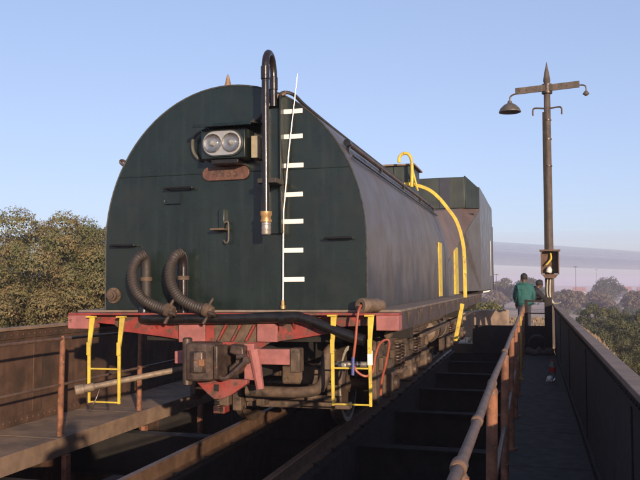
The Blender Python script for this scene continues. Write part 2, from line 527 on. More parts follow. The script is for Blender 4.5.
# end beams tying girders
for y in (Y0, Y1 - .05):
    B('end_beam', darkst, tt, GX_L - .02, GX_R + .02, y + .0, y + .045, -1.2, -.22, .004)

# ------------------------------------------------------------------ the tender
CX = -2.66
td = thing('steam_tender', 'dark green round-topped locomotive water tender with twin headlamp and white depth marks', 'railway tender', (CX, 12.0, 0))

def tank_prof(a=1.285, b=1.47, zc=1.95, z0=1.335, n=44):
    P = [(CX + a, z0)]
    for k in range(n + 1):
        t = math.pi * k / n
        P.append((CX + a * math.cos(t), zc + b * math.sin(t)))
    P.append((CX - a, z0))
    return P
bm = bmesh.new(); prism(bm, tank_prof(), 'Y', 6.70, 6.74)
ep = obj('end_plate', bm, green, td, 0.006, 30)
pr3 = [(x, 6.702, z) for x, z in tank_prof(1.279, 1.464)]
T('edge_weld', M('edge_weld', (0.045, 0.045, 0.042), .5, 0, .4, 20), ep, pr3, .009, 6)
segs = [6.741, 7.95, 9.15, 10.35, 11.55, 12.75, 13.6]
for i, (ya, yb) in enumerate(zip(segs, segs[1:])):
    d = .0015 * (i % 2)
    bm = bmesh.new(); prism(bm, tank_prof(1.283 + d, 1.468 + d), 'Y', ya, yb - .002)
    obj('shell_plate', bm, side_m, td, 0, 30)

# headlamp
hl = B('headlamp', green, td, -2.846, -2.423, 6.47, 6.698, 2.695, 2.967, .008)
def stadium(x0, x1, zc, r, n=14):
    P = []
    for k in range(n + 1):
        t = -math.pi / 2 + math.pi * k / n; P.append((x1 - r + r * math.cos(t), zc + r * math.sin(t)))
    for k in range(n + 1):
        t = math.pi / 2 + math.pi * k / n; P.append((x0 + r + r * math.cos(t), zc + r * math.sin(t)))
    return P
bm = bmesh.new(); prism(bm, stadium(-2.835, -2.434, 2.831, .122), 'Y', 6.452, 6.4695)
obj('bezel', bm, M('bezel', (.045, .05, .047), .35, .3, .2, 9), hl, .004)
bm = bmesh.new(); prism(bm, stadium(-2.818, -2.451, 2.831, .108), 'Y', 6.447, 6.4518)
obj('reflector_plate', bm, M('reflector_plate', (.62, .60, .58), .38, .7, .08, 20), hl)
for lx in (-2.722, -2.547):
    bm = bmesh.new(); lathe(bm, [(.088, 0), (.084, .012), (.078, .004), (.05, -.002), (.028, .004), (.02, .0)], (lx, 6.4468, 2.831), (0, -1, 0), 28)
    ln = obj('reflector', bm, chrome, hl)
    bm = bmesh.new(); lathe(bm, [(.024, 0), (.022, .02), (.012, .032), (0, .036)], (lx, 6.4465, 2.831), (0, -1, 0), 16)
    obj('bulb', bm, white, ln)
    bm = bmesh.new(); lathe(bm, [(.086, 0), (.07, .018), (.04, .028), (0, .032)], (lx, 6.434, 2.831), (0, -1, 0), 28)
    obj('lens', bm, glass, ln)
bm = bmesh.new()
prism(bm, [(6.698, 3.045), (6.698, 3.033), (6.375, 2.985), (6.365, 2.965), (6.358, 2.968), (6.370, 2.997)], 'X', -2.885, -2.330)
obj('hood', bm, green, hl, .002)
B('side_bracket', M('bracket_cream', (.34, .29, .20), .6, 0, .25, 14), hl, -2.395, -2.330, 6.55, 6.698, 2.70, 2.90, .004)
T('cable', M('cable_grey', (.10, .095, .075), .6, 0, .2, 20), hl, smooth_path([(-2.85, 6.62, 3.0), (-2.95, 6.62, 2.97), (-3.005, 6.64, 2.90), (-3.0, 6.65, 2.80), (-2.955, 6.67, 2.735), (-2.93, 6.70, 2.72)]), .016, 8)
B('lamp_bracket', black, hl, -2.76, -2.50, 6.50, 6.698, 2.655, 2.694, .003)

# number plate
bm = bmesh.new(); prism(bm, stadium(-2.925, -2.462, 2.592, .064, 8), 'Y', 6.675, 6.6995)
npl = obj('number_plate', bm, copper, td, .004)
fc = bpy.data.curves.new('digits', 'FONT'); fc.body = '4935'; fc.size = .105; fc.align_x = 'CENTER'; fc.align_y = 'CENTER'; fc.extrude = .002; fc.space_character = 1.25
fo = bpy.data.objects.new('digits_tmp', fc); COL.objects.link(fo)
me = bpy.data.meshes.new_from_object(fo.evaluated_get(bpy.context.evaluated_depsgraph_get()))
bpy.data.objects.remove(fo)
me.transform(Matrix.Translation(Vector((-2.693, 6.6735, 2.592)) - Vector((CX, 12.0, 0))) @ Matrix.Rotation(rad(90), 4, 'X'))
me.materials.clear(); me.materials.append(copper_txt)
dg = bpy.data.objects.new('digits', me); COL.objects.link(dg); dg.parent = npl

# inverted U pipe with spigot, channel behind it
px = -2.205
path = [(px, 6.40, 2.16)] + [(px, 6.40, 2.6), (px, 6.40, 3.0), (px, 6.40, 3.45)]
for k in range(1, 12):
    t = math.pi * k / 12
    path.append((px, 6.515 - .115 * math.cos(t), 3.45 + .175 * math.sin(t)))
path += [(px, 6.63, 3.45), (px, 6.63, 3.3), (px, 6.63, 3.17)]
up = T('filler_pipe', blackpipe, td, path, .0325, 16)
for z, y in ((3.42, 6.40), (3.38, 6.63)):
    bm = bmesh.new(); lathe(bm, [(.033, -.06), (.039, -.055), (.039, .055), (.033, .06)], (px, y, z), (0, 0, 1), 16); obj('collar', bm, blackpipe, up)
bm = bmesh.new(); lathe(bm, [(.036, 0), (.052, -.005), (.052, -.035), (.044, -.05), (.044, -.07), (.05, -.075), (.05, -.095), (.04, -.10)], (px, 6.40, 2.20), (0, 0, 1), 18); obj('nozzle_collar', bm, brass, up)
bm = bmesh.new(); lathe(bm, [(.041, -.10), (.043, -.12), (.040, -.125), (.043, -.16), (.041, -.165), (.043, -.19), (.038, -.205), (.028, -.205)], (px, 6.40, 2.20), (0, 0, 1), 18); obj('nozzle', bm, steel, up)
bm = bmesh.new(); prism(bm, [(px - .075, 6.699), (px - .075, 6.60), (px - .060, 6.60), (px - .060, 6.68), (px + .060, 6.68), (px + .060, 6.60), (px + .075, 6.60), (px + .075, 6.699)], 'Z', 2.02, 3.28)
ch = obj('channel', bm, green, td, .003)
B('channel_cover', green, ch, px - .060, px + .060, 6.655, 6.679, 2.02, 3.16, .002)
B('pipe_clamp', M('clamp_dark', (.05, .038, .033), .5, .2, .3, 10), td, px - .075, px + .10, 6.385, 6.60, 2.445, 2.49, .005)

# sight rod with brass foot
sr = T('sight_rod', M('sight_rod', (.62, .55, .50), .35, .5, .2, 20), td, [(-2.145, 6.675, 1.38), (-2.132, 6.67, 2.2), (-2.07, 6.66, 2.8), (-1.985, 6.655, 3.46)], [.009, .008, .007, .004], 8)
bm = bmesh.new(); lathe(bm, [(.022, 0), (.022, .03), (.016, .035), (.016, .07), (.012, .075)], (-2.145, 6.675, 1.345), (0, 0, 1), 12); obj('rod_foot', bm, brass, sr)
# depth marks
for z in (3.13, 2.90, 2.635, 2.372, 2.128, 1.867, 1.607):
    w = -2.141 if z < 3.1 else -2.145
    mk = B('depth_mark', white, td, w + random.Random(z).uniform(-.004, .004), -1.952 + random.Random(z * 2).uniform(-.006, .006), 6.690, 6.6985, z - .021, z + .021, .0015)

# grab handles
def handle(x0, x1, z, y=6.62):
    h = T('grab_handle', black, td, [(x0, y, z), (x1, y, z)], .011, 8)
    for x in (x0 + .015, x1 - .015): T('handle_foot', black, h, [(x, y, z), (x, 6.70, z)], .010, 6)
handle(-3.29, -3.005, 2.468); handle(-3.85, -3.60, 1.945); handle(-1.745, -1.49, 1.965)
# small square bracket frame under the first handle
T('wire_bracket', green, td, [(-3.15, 6.68, 2.43), (-3.15, 6.68, 2.33), (-3.31, 6.68, 2.33), (-3.31, 6.68, 2.36)], .007, 6)
# lamp iron in the middle
li = B('lamp_iron', green, td, -2.755, -2.700, 6.655, 6.698, 2.08, 2.26, .004)
B('lamp_step', brown, li, -2.80, -2.665, 6.56, 6.698, 2.060, 2.078, .003)
T('lamp_hook', M('hook_pale', (.16, .13, .10), .5, .2, .2, 20), li, smooth_path([(-2.69, 6.64, 2.13), (-2.655, 6.64, 2.135), (-2.650, 6.64, 2.02), (-2.655, 6.64, 1.96), (-2.68, 6.64, 1.945), (-2.70, 6.65, 1.97)], 4), .008, 6)
# washout cap lower left
bm = bmesh.new(); lathe(bm, [(.075, 0), (.075, .02), (.05, .022), (.05, .06), (.035, .062), (.035, .085), (0, .085)], (-3.845, 6.699, 1.472), (0, -1, 0), 18)
wc = obj('washout_cap', bm, brown, td)
for k in range(6):
    a = k * math.pi / 3; bm = bmesh.new(); lathe(bm, [(.009, 0), (.009, .012)], (-3.845 + .062 * math.cos(a), 6.679, 1.472 + .062 * math.sin(a)), (0, -1, 0), 6); obj('bolt', bm, brown, wc)
T('lifting_eye', iron, td, smooth_path([(-3.71, 6.76, 2.73), (-3.785, 6.74, 2.775), (-3.81, 6.74, 2.76), (-3.76, 6.74, 2.715)], 3), .015, 6)
bm = bmesh.new(); lathe(bm, [(.034, 0), (.034, .02), (.026, .05), (.012, .11), (0, .135)], (-2.70, 6.76, 3.41), (0, 0, 1), 12); obj('roof_spike', bm, M('spike_tan', (.36, .21, .12), .6, .2, .3, 20), td)
# faint seam bead across the end plate
T('plate_seam', green, ep, [(-3.80, 6.698, 2.60), (-1.53, 6.699, 2.60)], .0035, 6)

# hoses and manifold
def corrugated(pts, r, name, parent, mat):
    P = smooth_path(pts, 40)
    L_ = [0]
    for a, b in zip(P, P[1:]): L_.append(L_[-1] + (b - a).length)
    n = int(L_[-1] / .0115)
    Q, R = [], []
    for i in range(n + 1):
        d = L_[-1] * i / n
        k = min(np.searchsorted(L_, d, side='right') - 1, len(P) - 2)
        t = (d - L_[k]) / max(1e-9, L_[k + 1] - L_[k])
        Q.append(P[k].lerp(P[k + 1], t)); R.append(r * (1.0 if i % 2 else .90))
    return T(name, mat, parent, Q, R, 16)
def hose_set(dx, dz, mat_pipe, ytop):
    vp = T('riser_pipe', mat_pipe, td, smooth_path([(-3.455 + dx, 6.60, 1.30), (-3.455 + dx, 6.60, 1.5), (-3.455 + dx, 6.60, 1.68 + dz), (-3.455 + dx, 6.595, 1.77 + dz), (-3.457 + dx, 6.57, 1.83 + dz), (-3.462 + dx, 6.525, 1.852 + dz)], 5), .044, 16)
    bm = bmesh.new(); lathe(bm, [(.044, -.02), (.055, -.018), (.055, .018), (.044, .02)], (-3.455 + dx, 6.60, 1.625 + dz * .5), (0, 0, 1), 18); obj('pipe_collar', bm, brown, vp)
    h = corrugated([(-3.455 + dx, 6.555, 1.850 + dz), (-3.485 + dx, 6.48, 1.81 + dz), (-3.512 + dx, 6.44, 1.70 + dz * .7), (-3.492 + dx, 6.43, 1.565 + dz * .4), (-3.415 + dx, 6.425, 1.455), (-3.305 + dx, 6.43, 1.39), (-3.17 + dx, 6.435, 1.345)], .049, 'corrugated_hose', td, rubber)
    d = Vector((.13, .005, -.04)).normalized()
    bm = bmesh.new(); lathe(bm, [(.058, -.01), (.062, .0), (.062, .045), (.05, .05), (.05, .075), (.03, .08)], Vector((-3.17 + dx, 6.435, 1.345)), d, 18); obj('hose_end', bm, brown, h)
    for s in (-1, 1):
        bm = bmesh.new(); n = Vector((.30, 0, .95)).normalized()
        c = Vector((-3.135 + dx, 6.43, 1.335)) + n * s * .075
        tube(bm, [c - n * .045 - d * .01, c + n * .045 + d * .012], [.018, .012], 8); obj('wing_lug', bm, iron, h)
    T('hose_bolt', iron, h, [(-3.115 + dx, 6.385, 1.32), (-3.05 + dx, 6.38, 1.30)], .018, 8)
hose_set(0, 0, rubber, 0)
hose_set(.375, .012, blackpipe, 0)
T('manifold_pipe', black, td, smooth_path([(-3.47, 6.59, 1.36), (-3.465, 6.575, 1.285), (-3.42, 6.54, 1.262), (-3.2, 6.53, 1.260), (-2.6, 6.53, 1.265), (-2.05, 6.53, 1.278), (-1.90, 6.525, 1.265), (-1.72, 6.50, 1.205), (-1.50, 6.47, 1.125), (-1.36, 6.46, 1.085)], 6), .048, 16)
for x in (-3.15, -2.1):
    bm = bmesh.new(); lathe(bm, [(.049, -.03), (.056, -.028), (.056, .028), (.049, .03)], (x, 6.53, 1.265), (1, 0, 0), 18); obj('pipe_band', bm, black, td)
# chrome strip pipe on riser highlight is plain gloss paint

# buffer beam: end blocks, fascia, flange
B('beam_flange', red, td, -4.217, -1.072, 6.505, 6.69, 1.293, 1.312, .003)
B('beam_block', pink, td, -4.217, -3.985, 6.50, 6.68, 1.165, 1.292, .006)
B('beam_block', pink, td, -1.265, -1.072, 6.50, 6.68, 1.165, 1.292, .006)
def holed(poly, holes, y0, y1):
    """plate in the XZ plane with round holes cut by a boolean"""
    bm = bmesh.new(); prism(bm, poly, 'Y', y0, y1)
    me = bpy.data.meshes.new('tmp'); bmesh.ops.recalc_face_normals(bm, faces=bm.faces); bm.to_mesh(me); bm.free()
    o = bpy.data.objects.new('tmp', me); COL.objects.link(o)
    cut = bmesh.new()
    for (x, z, r) in holes: lathe(cut, [(r, -.2), (r, .2)], (x, (y0 + y1) / 2, z), (0, 1, 0), 20)
    bmesh.ops.recalc_face_normals(cut, faces=cut.faces)
    cm = bpy.data.meshes.new('tmpc'); cut.to_mesh(cm); cut.free()
    co = bpy.data.objects.new('tmpc', cm); COL.objects.link(co)
    md = o.modifiers.new('b', 'BOOLEAN'); md.object = co; md.solver = 'EXACT'
    dgp = bpy.context.evaluated_depsgraph_get(); dgp.update()
    res = bpy.data.meshes.new_from_object(o.evaluated_get(dgp))
    bm = bmesh.new(); bm.from_mesh(res)
    bpy.data.objects.remove(o); bpy.data.objects.remove(co)
    return bm
fp = [(-3.984, 1.292), (-3.984, 1.215), (-3.80, 1.20), (-3.70, 1.135), (-3.25, 1.085), (-3.10, 1.06), (-3.10, .985), (-2.35, .985), (-2.25, 1.045), (-1.95, 1.09), (-1.70, 1.13), (-1.60, 1.19), (-1.266, 1.205), (-1.266, 1.292)]
obj('buffer_beam', holed(fp, [(-2.97, 1.175, .062), (-2.22, 1.17, .055)], 6.62, 6.645), red, td, .003)
B('beam_back', darkst, td, -3.5, -1.6, 6.70, 6.72, 1.05, 1.29, .003)
B('striker_plate', pink, td, -3.12, -2.86, 6.585, 6.6195, 1.045, 1.205, .004)
B('striker_plate', pink, td, -2.36, -2.17, 6.585, 6.6195, 1.055, 1.215, .004)
for i in range(3):
    bm = bmesh.new(); x = -2.74 + i * .135
    prism(bm, [(x, 1.06), (x + .02, 1.06), (x + .10, 1.205), (x + .08, 1.205)], 'Y', 6.57, 6.6195); obj('diagonal_rib', bm, red, td, .002)
B('rib_backing', brown, td, -2.78, -2.36, 6.612, 6.6195, 1.05, 1.215, .001)
for x in (-3.35, -2.02, -1.86):
    bm = bmesh.new(); prism(bm, [(6.6195, 1.292), (6.53, 1.292), (6.6195, 1.16)], 'X', x - .008, x + .008); obj('gusset', bm, red, td)

# coupler
cp = B('coupler', iron, td, -2.84, -2.66, 6.28, 6.95, .77, 1.0, .02)
bm = bmesh.new()
prism(bm, [(-2.985, 6.14), (-2.93, 6.075), (-2.84, 6.06), (-2.72, 6.08), (-2.66, 6.14), (-2.645, 6.30), (-2.97, 6.32)], 'Z', .725, 1.055)
obj('knuckle', bm, iron, cp, .018)
bm = bmesh.new(); lathe(bm, [(.03, -.21), (.046, -.20), (.046, .20), (.03, .21)], (-2.945, 6.13, .89), (0, 0, 1), 16); obj('knuckle_pin', bm, iron, cp)
bm = bmesh.new(); prism(bm, [(-2.88, 6.052), (-2.82, 6.02), (-2.74, 6.035), (-2.72, 6.085), (-2.88, 6.085)], 'Z', .80, .985); obj('knuckle_face', bm, iron, cp, .01)
B('knuckle_slot', M('rust_bright', (.24, .11, .055), .7, 0, .3, 14), cp, -2.775, -2.715, 6.018, 6.06, .86, .92, .005)
bm = bmesh.new(); prism(bm, [(-2.655, 6.10), (-2.615, 6.10), (-2.60, 6.30), (-2.64, 6.34)], 'Z', .74, 1.03); obj('guard_plate', bm, iron, cp, .008)
bm = bmesh.new(); prism(bm, [(-2.61, .73), (-2.50, .76), (-2.44, .86), (-2.45, 1.01), (-2.58, 1.03), (-2.60, .95), (-2.53, .93), (-2.53, .87), (-2.60, .83)], 'Y', 6.32, 6.45); obj('guard_arm', bm, iron, cp, .012)
bm = bmesh.new(); lathe(bm, [(.028, 0), (.028, .09)], (-2.50, 6.30, .92), (1, 0, 0), 12); obj('lock_pin', bm, iron, cp)
T('uncoupling_lever', iron, cp, smooth_path([(-2.63, 6.16, .765), (-2.58, 6.15, .745), (-2.52, 6.16, .765), (-2.36, 6.20, .895)], 5), .021, 8)
bm = bmesh.new(); lathe(bm, [(.034, -.02), (.034, .02)], (-2.355, 6.20, .90), (0, 1, 0), 14); obj('lever_eye', bm, iron, cp)
cp.scale = (.86, 1, .96); cp.location = Vector(cp.location) + Vector((.085, 0, .064))
bm = bmesh.new(); prism(bm, [(-2.86, .75), (-2.36, .75), (-2.36, .715), (-2.50, .62), (-2.60, .575), (-2.66, .575), (-2.73, .625)], 'Y', 6.33, 6.40)
obj('carrier_plate', bm, red, td, .004)
B('carrier_hole_patch', M('hole_black', (.012, .01, .01), .9, 0, .1, 9), td, -2.665, -2.62, 6.326, 6.331, .645, .705, .001)  # black tile on the plate stands in for an uncut hole's dark
B('hanger', pink, td, -2.425, -2.335, 6.43, 6.50, .735, 1.05, .006)
bm = bmesh.new(); tube(bm, [(-2.34, 6.44, 1.0), (-2.31, 6.44, .84), (-2.28, 6.44, .66)], [.05, .045, .036], 10); obj('hanger_link', bm, pink, td)
B('hanger_arm', pink, td, -2.336, -2.02, 6.49, 6.55, .865, 1.0, .006)
B('hanger_bracket', brown, td, -2.019, -1.93, 6.47, 6.60, .80, 1.01, .012)
B('striker_nub', pink, td, -3.09, -2.995, 6.44, 6.60, .865, .975, .006)
B('draft_pocket', darkst, td, -2.95, -2.37, 6.65, 7.6, .72, 1.06, .01)

# brake gear, pipes low at the front
T('brake_pipe', brown, td, smooth_path([(-2.52, 6.75, .60), (-2.3, 6.75, .595), (-1.98, 6.75, .60), (-1.84, 6.75, .64), (-1.78, 6.76, .75), (-1.77, 6.78, .92), (-1.72, 6.8, 1.0)], 6), .050, 12)
B('brake_beam', brown, td, -2.75, -1.70, 7.35, 7.46, .36, .42, .008)
T('brake_rod', brown, td, [(-2.72, 7.40, .44), (-2.10, 7.9, .47)], .022, 8)
for i, (x, z, w, h) in enumerate(((-2.83, .50, .10, .16), (-2.72, .47, .09, .2), (-2.62, .52, .08, .14), (-2.93, .53, .07, .10), (-2.55, .45, .09, .12))):
    B('brake_hanger', brown, td, x - w / 2, x + w / 2, 6.95 + i * .06, 7.10 + i * .06, z - h / 2, z + h / 2, .012)
T('brake_spring', iron, td, [(-2.90 + .035 * math.cos(a), 7.0 + .035 * math.sin(a), .36 + a * .0035) for a in np.arange(0, 44, .5)], .009, 6)
B('pink_lug', red, td, -2.98, -2.86, 7.05, 7.2, .33, .40, .01)
B('truck_bolster', brown, td, -2.35, -1.75, 7.25, 7.5, .60, .78, .02)
B('cross_pipe_box', steel, td, -1.66, -1.58, 6.72, 6.95, .82, .87, .012)
T('cross_pipe', steel, td, [(-1.85, 6.85, .845), (-1.42, 6.85, .845)], .025, 10)

T('brake_rigging', brown, td, [(-2.62, 7.2, .50), (-1.75, 7.25, .47)], .030, 8)
B('brake_block', brown, td, -3.27, -3.15, 8.18, 8.28, .25, .62, .02)
B('brake_block', brown, td, -2.15, -2.03, 8.18, 8.28, .25, .62, .02)

# ladders
def ladder(xa, xb, top_dx, zt, zb, tape=None):
    ld = None
    for x, dx in ((xa, top_dx), (xb, top_dx)):
        bm = bmesh.new()
        prism(bm, [(x - .0125, zb), (x + .0125, zb), (x + .014, zb + .51), (x + dx + .026, zt), (x + dx - .026, zt), (x - .017, zb + .52)], 'Y', 6.455, 6.475)
        o = obj('ladder' if ld is None else 'ladder_rail', bm, yellow, td if ld is None else ld, .003)
        ld = ld or o
        B('ladder_hook', yellow, ld, x + dx - .055, x + dx + .025, 6.44, 6.50, zt, zt + .016, .003)
        B('splice_plate', yellow, ld, x - .018, x + .018, 6.445, 6.4545, zb + .44, zb + .56, .002)
    for z in (zb + .012, zb + .315):
        T('rung', yellow, ld, [(xa, 6.466, z), (xb, 6.466, z)], .008, 8)
    if tape:
        B('tape_wrap', white, ld, xb - .021, xb + .021, 6.450, 6.480, tape - .06, tape + .06, .002)
    return ld
ladder(-3.965, -3.655, .03, 1.27, .485)
ladder(-1.635, -1.312, .012, 1.285, .535, tape=.94)

# drain pipe jutting out below the left end
dp = T('drain_pipe', M('pipe_pale_brown', (.26, .19, .135), .6, .1, .3, 12), td, [(-3.99, 6.36, .622), (-3.7, 6.58, .68), (-3.12, 7.0, .79)], .028, 12)
d = (Vector((-3.12, 7.0, .79)) - Vector((-3.99, 6.36, .622))).normalized()
bm = bmesh.new(); lathe(bm, [(.03, -.05), (.046, -.045), (.046, .03), (.036, .035), (.040, .11), (.028, .13)], (-3.99, 6.36, .622), d, 16); obj('pipe_cap', bm, MATS['pipe_pale_brown'], dp)
T('safety_wire', iron, dp, smooth_path([(-3.93, 6.38, .60), (-3.92, 6.37, .50), (-3.88, 6.37, .47), (-3.84, 6.39, .55), (-3.83, 6.42, .62)], 4), .006, 6)

# fitting and orange hose on the right end
bm = bmesh.new(); lathe(bm, [(.030, .03), (.030, -.002), (.062, -.004), (.066, .01), (.066, .05), (.05, .055), (.05, .09), (.060, .095), (.060, .20), (.045, .205), (.045, .26), (.0, .262)], (-1.395, 6.50, 1.375), (.55, .83, 0), 18)
ft = obj('hose_fitting', bm, M('fitting_tan', (.19, .13, .095), .6, .2, .3, 12, bump=.2), td)
T('orange_hose', orange, td, smooth_path([(-1.385, 6.46, 1.38), (-1.40, 6.40, 1.30), (-1.42, 6.40, 1.10), (-1.445, 6.41, .93)], 5), .0115, 8)
T('hose_sleeve', blue, td, [(-1.445, 6.41, .95), (-1.45, 6.41, .80)], .0145, 8)
T('orange_hose', orange, td, smooth_path([(-1.45, 6.42, .90), (-1.42, 6.43, .83), (-1.35, 6.44, .79), (-1.30, 6.49, .82), (-1.275, 6.50, .95), (-1.24, 6.51, 1.05), (-1.18, 6.52, 1.09), (-1.16, 6.53, 1.05), (-1.19, 6.54, .90), (-1.23, 6.55, .75), (-1.245, 6.55, .62)], 6), .0105, 8)

# deck, underframe
B('running_board', deckm, td, -4.235, -1.085, 6.69, 17.9, 1.313, 1.334, .003)
B('side_sill', M('sill_brown', (.070, .045, .036), .7, 0, .35, 6, bump=.2, rust=((.16, .10, .07), .25, 6)), td, -1.118, -1.088, 6.685, 17.9, 1.15, 1.312, .003)
B('side_sill', darkst, td, -4.232, -4.202, 6.685, 17.9, 1.15, 1.312, .003)
first = None
for y in np.arange(7.1, 17.8, .8):
    if first is None:
        bm = bmesh.new(); prism(bm, [(-1.0865, 1.305), (-1.055, 1.305), (-1.0865, 1.19)], 'Y', y - .010, y + .010); first = obj('sill_bracket', bm, MATS['sill_brown'], td); fy = y
    else: dup(first, td, Vector(first.location) + Vector((0, y - fy, 0)))
B('centre_sill', darkst, td, -3.1, -2.2, 7.2, 18.5, .78, 1.312, .01)
for y in (8.0, 13.2, 17.5):
    B('cross_bearer', darkst, td, -4.1, -1.2, y, y + .18, 1.0, 1.312, .006)
T('train_pipe', brown, td, [(-1.42, 7.9, 1.04), (-1.40, 17.9, 1.04)], .04, 10)
T('train_pipe', brown, td, [(-1.30, 9.5, .93), (-1.28, 17.9, .93)], .022, 8)

# bogies
wheelm = M('wheel_iron', (.10, .065, .045), .6, .2, .35, 9, bump=.2)
rim_w = M('rim_white', (.60, .55, .48), .6, 0, .3, 18, rust=((.12, .08, .06), .35, 10))
def side_frame_poly(y0):
    P = [(y0 - .55, .98), (y0 - .62, .90), (y0 - .60, .34), (y0 - .50, .27), (y0 - .33, .30)]
    for ax in (0, 1.45, 2.9):
        c = y0 + ax
        P += [(c - .20, .34), (c - .17, .62), (c + .17, .62), (c + .20, .34)]
        if ax < 2.9: P += [(c + .33, .36), (c + .48, .52), (c + .97, .52), (c + 1.12, .36)]
    P += [(y0 + 3.23, .30), (y0 + 3.40, .27), (y0 + 3.50, .34), (y0 + 3.52, .90), (y0 + 3.45, .98)]
    return P
def bogie(y0):
    bo = B('bogie', brown, td, -3.6, -1.72, y0 + 1.15, y0 + 1.75, .45, .78, .02)
    for sx in (1, -1):
        xo = CX + sx * 1.03
        bm = bmesh.new(); prism(bm, side_frame_poly(y0), 'X', xo - .035, xo + .035); sf = obj('side_frame', bm, brown, bo, .012)
        xf = xo + sx * .036
        # raised rim along the frame, bosses, pockets
        B('frame_rib', brown, bo, min(xf, xf + sx * .035), max(xf, xf + sx * .035), y0 - .56, y0 + 3.46, .90, .965, .01)
        for ax in (0, 1.45, 2.9):
            c = y0 + ax
            B('axle_box', brown, bo, min(xo - .06, xo + sx * .13), max(xo + .06, xo + sx * .13) if sx > 0 else xo + .06, c - .155, c + .155, .30, .60, .03)
            bm = bmesh.new(); lathe(bm, [(.09, 0), (.085, .04), (.03, .05), (0, .05)], (xo + sx * .131, c, .45), (sx, 0, 0), 16); obj('box_cover', bm, iron, bo)
        for c in (y0 + .72, y0 + 2.17):
            for dy in (-.13, .13):
                T('coil_spring', iron, bo, [(xo + sx * .05 + .055 * math.cos(a), c + dy + .055 * math.sin(a), .545 + a * .0062) for a in np.arange(0, 50, .6)], .013, 6)
            B('spring_cap', brown, bo, min(xo + sx * .036, xo + sx * .13), max(xo + sx * .036, xo + sx * .13), c - .22, c + .22, .855, .895, .008)
            B('spring_seat', brown, bo, min(xo + sx * .036, xo + sx * .13), max(xo + sx * .036, xo + sx * .13), c - .22, c + .22, .50, .545, .008)
        for c, z, w, h in ((y0 - .42, .70, .10, .14), (y0 - .25, .72, .08, .10), (y0 + .25, .75, .12, .10), (y0 + 1.15, .72, .10, .16), (y0 + 1.72, .74, .10, .12), (y0 + 2.6, .72, .12, .12), (y0 + 3.25, .7, .1, .14)):
            B('frame_lug', brown, bo, min(xf, xf + sx * .05), max(xf, xf + sx * .05), c - w / 2, c + w / 2, z - h / 2, z + h / 2, .01)
    for ax in (0, 1.45, 2.9):
        c = y0 + ax
        T('axle', iron, bo, [(CX - .95, c, .43), (CX + .95, c, .43)], .07, 14)
        for sx in (1, -1):
            bm = bmesh.new()
            x = CX + sx * .53
            lathe(bm, [(.10, -.06), (.10, -.03), (.33, -.005), (.36, -.025), (.43, -.03), (.432, .055), (.46, .06), (.46, .085), (.44, .09), (.36, .088), (.33, .04), (.12, .06), (.12, .09)][::1], (x + sx * .06, c, .432), (-sx, 0, 0), 40)
            w = obj('wheel', bm, wheelm, bo)
            bm = bmesh.new(); n = 40; prev = None
            for k in range(n + 1):
                a = 2 * math.pi * k / n
                cur = [bm.verts.new((x + sx * (.093), c + r * math.cos(a), .432 + r * math.sin(a))) for r in (.375, .425)]
                if prev: bm.faces.new((prev[0], prev[1], cur[1], cur[0]))
                prev = cur
            if ax == 0:
                bmesh.ops.remove_doubles(bm, verts=bm.verts, dist=.001)
                r_ = bmesh.ops.extrude_face_region(bm, geom=bm.faces[:]); bmesh.ops.translate(bm, verts=[v for v in r_['geom'] if isinstance(v, bmesh.types.BMVert)], vec=(sx * .004, 0, 0))
                obj('painted_rim', bm, rim_w, w)
            else: bm.free()
    return bo
bogie(8.75); bogie(15.0)
# air reservoir and its straps
bm = bmesh.new(); lathe(bm, [(.0, -.03), (.12, 0), (.17, .03), (.19, .09), (.19, 1.75), (.17, 1.81), (.12, 1.84), (0, 1.87)], (-1.66, 12.45, .80), (0, 1, 0), 28)
rs = obj('air_reservoir', bm, M('reservoir', (.15, .10, .070), .6, .1, .35, 5, bump=.15), td)
for y in (12.8, 13.9):
    bm = bmesh.new(); lathe(bm, [(.192, -.03), (.2, -.03), (.2, .03), (.192, .03)], (-1.66, y, .80), (0, 1, 0), 28); obj('reservoir_strap', bm, deckm if y > 13 else brown, rs)
    B('strap_hanger', brown, rs, -1.68, -1.64, y - .03, y + .03, .99, 1.3, .003)

# hatch box on the roof, hook, arch, yellow bars
hb = B('roof_hatch', bunkg, td, -3.52, -1.82, 12.5, 13.35, 3.05, 3.47, .006)
B('hatch_lid', M('lid_tan', (.25, .17, .12), .7, 0, .3, 9), hb, -3.57, -1.77, 12.44, 13.40, 3.472, 3.50, .004)
for x in (-2.4, -2.1): B('hatch_stay', bunkg, hb, x - .015, x + .015, 12.48, 12.499, 3.2, 3.46, .002)
T('yellow_hook', yellow, td, smooth_path([(-1.995, 12.30, 3.50), (-1.99, 12.30, 3.58), (-1.93, 12.30, 3.64), (-1.85, 12.30, 3.63), (-1.80, 12.30, 3.54), (-1.79, 12.30, 3.35), (-1.80, 12.30, 3.10)], 6), .026, 10)
T('hook_stay', yellow, td, [(-1.80, 12.30, 3.45), (-1.72, 12.42, 3.05)], .016, 8)
def ribbon(pts, w, t):
    """flat bar following pts in an XZ plane, wide along Y"""
    bm = bmesh.new(); P = smooth_path(pts, 8); prev = None
    for i, p in enumerate(P):
        tg = (P[min(i + 1, len(P) - 1)] - P[max(i - 1, 0)]).normalized(); n = Vector((tg.z, 0, -tg.x)).normalized()
        cur = [bm.verts.new(p + n * a + Vector((0, b, 0))) for a, b in ((t, -w), (t, w), (-t, w), (-t, -w))]
        if prev:
            for k in range(4): bm.faces.new((prev[k], prev[(k + 1) % 4], cur[(k + 1) % 4], cur[k]))
        else: bm.faces.new(cur)
        prev = cur
    bm.faces.new(prev); return bm
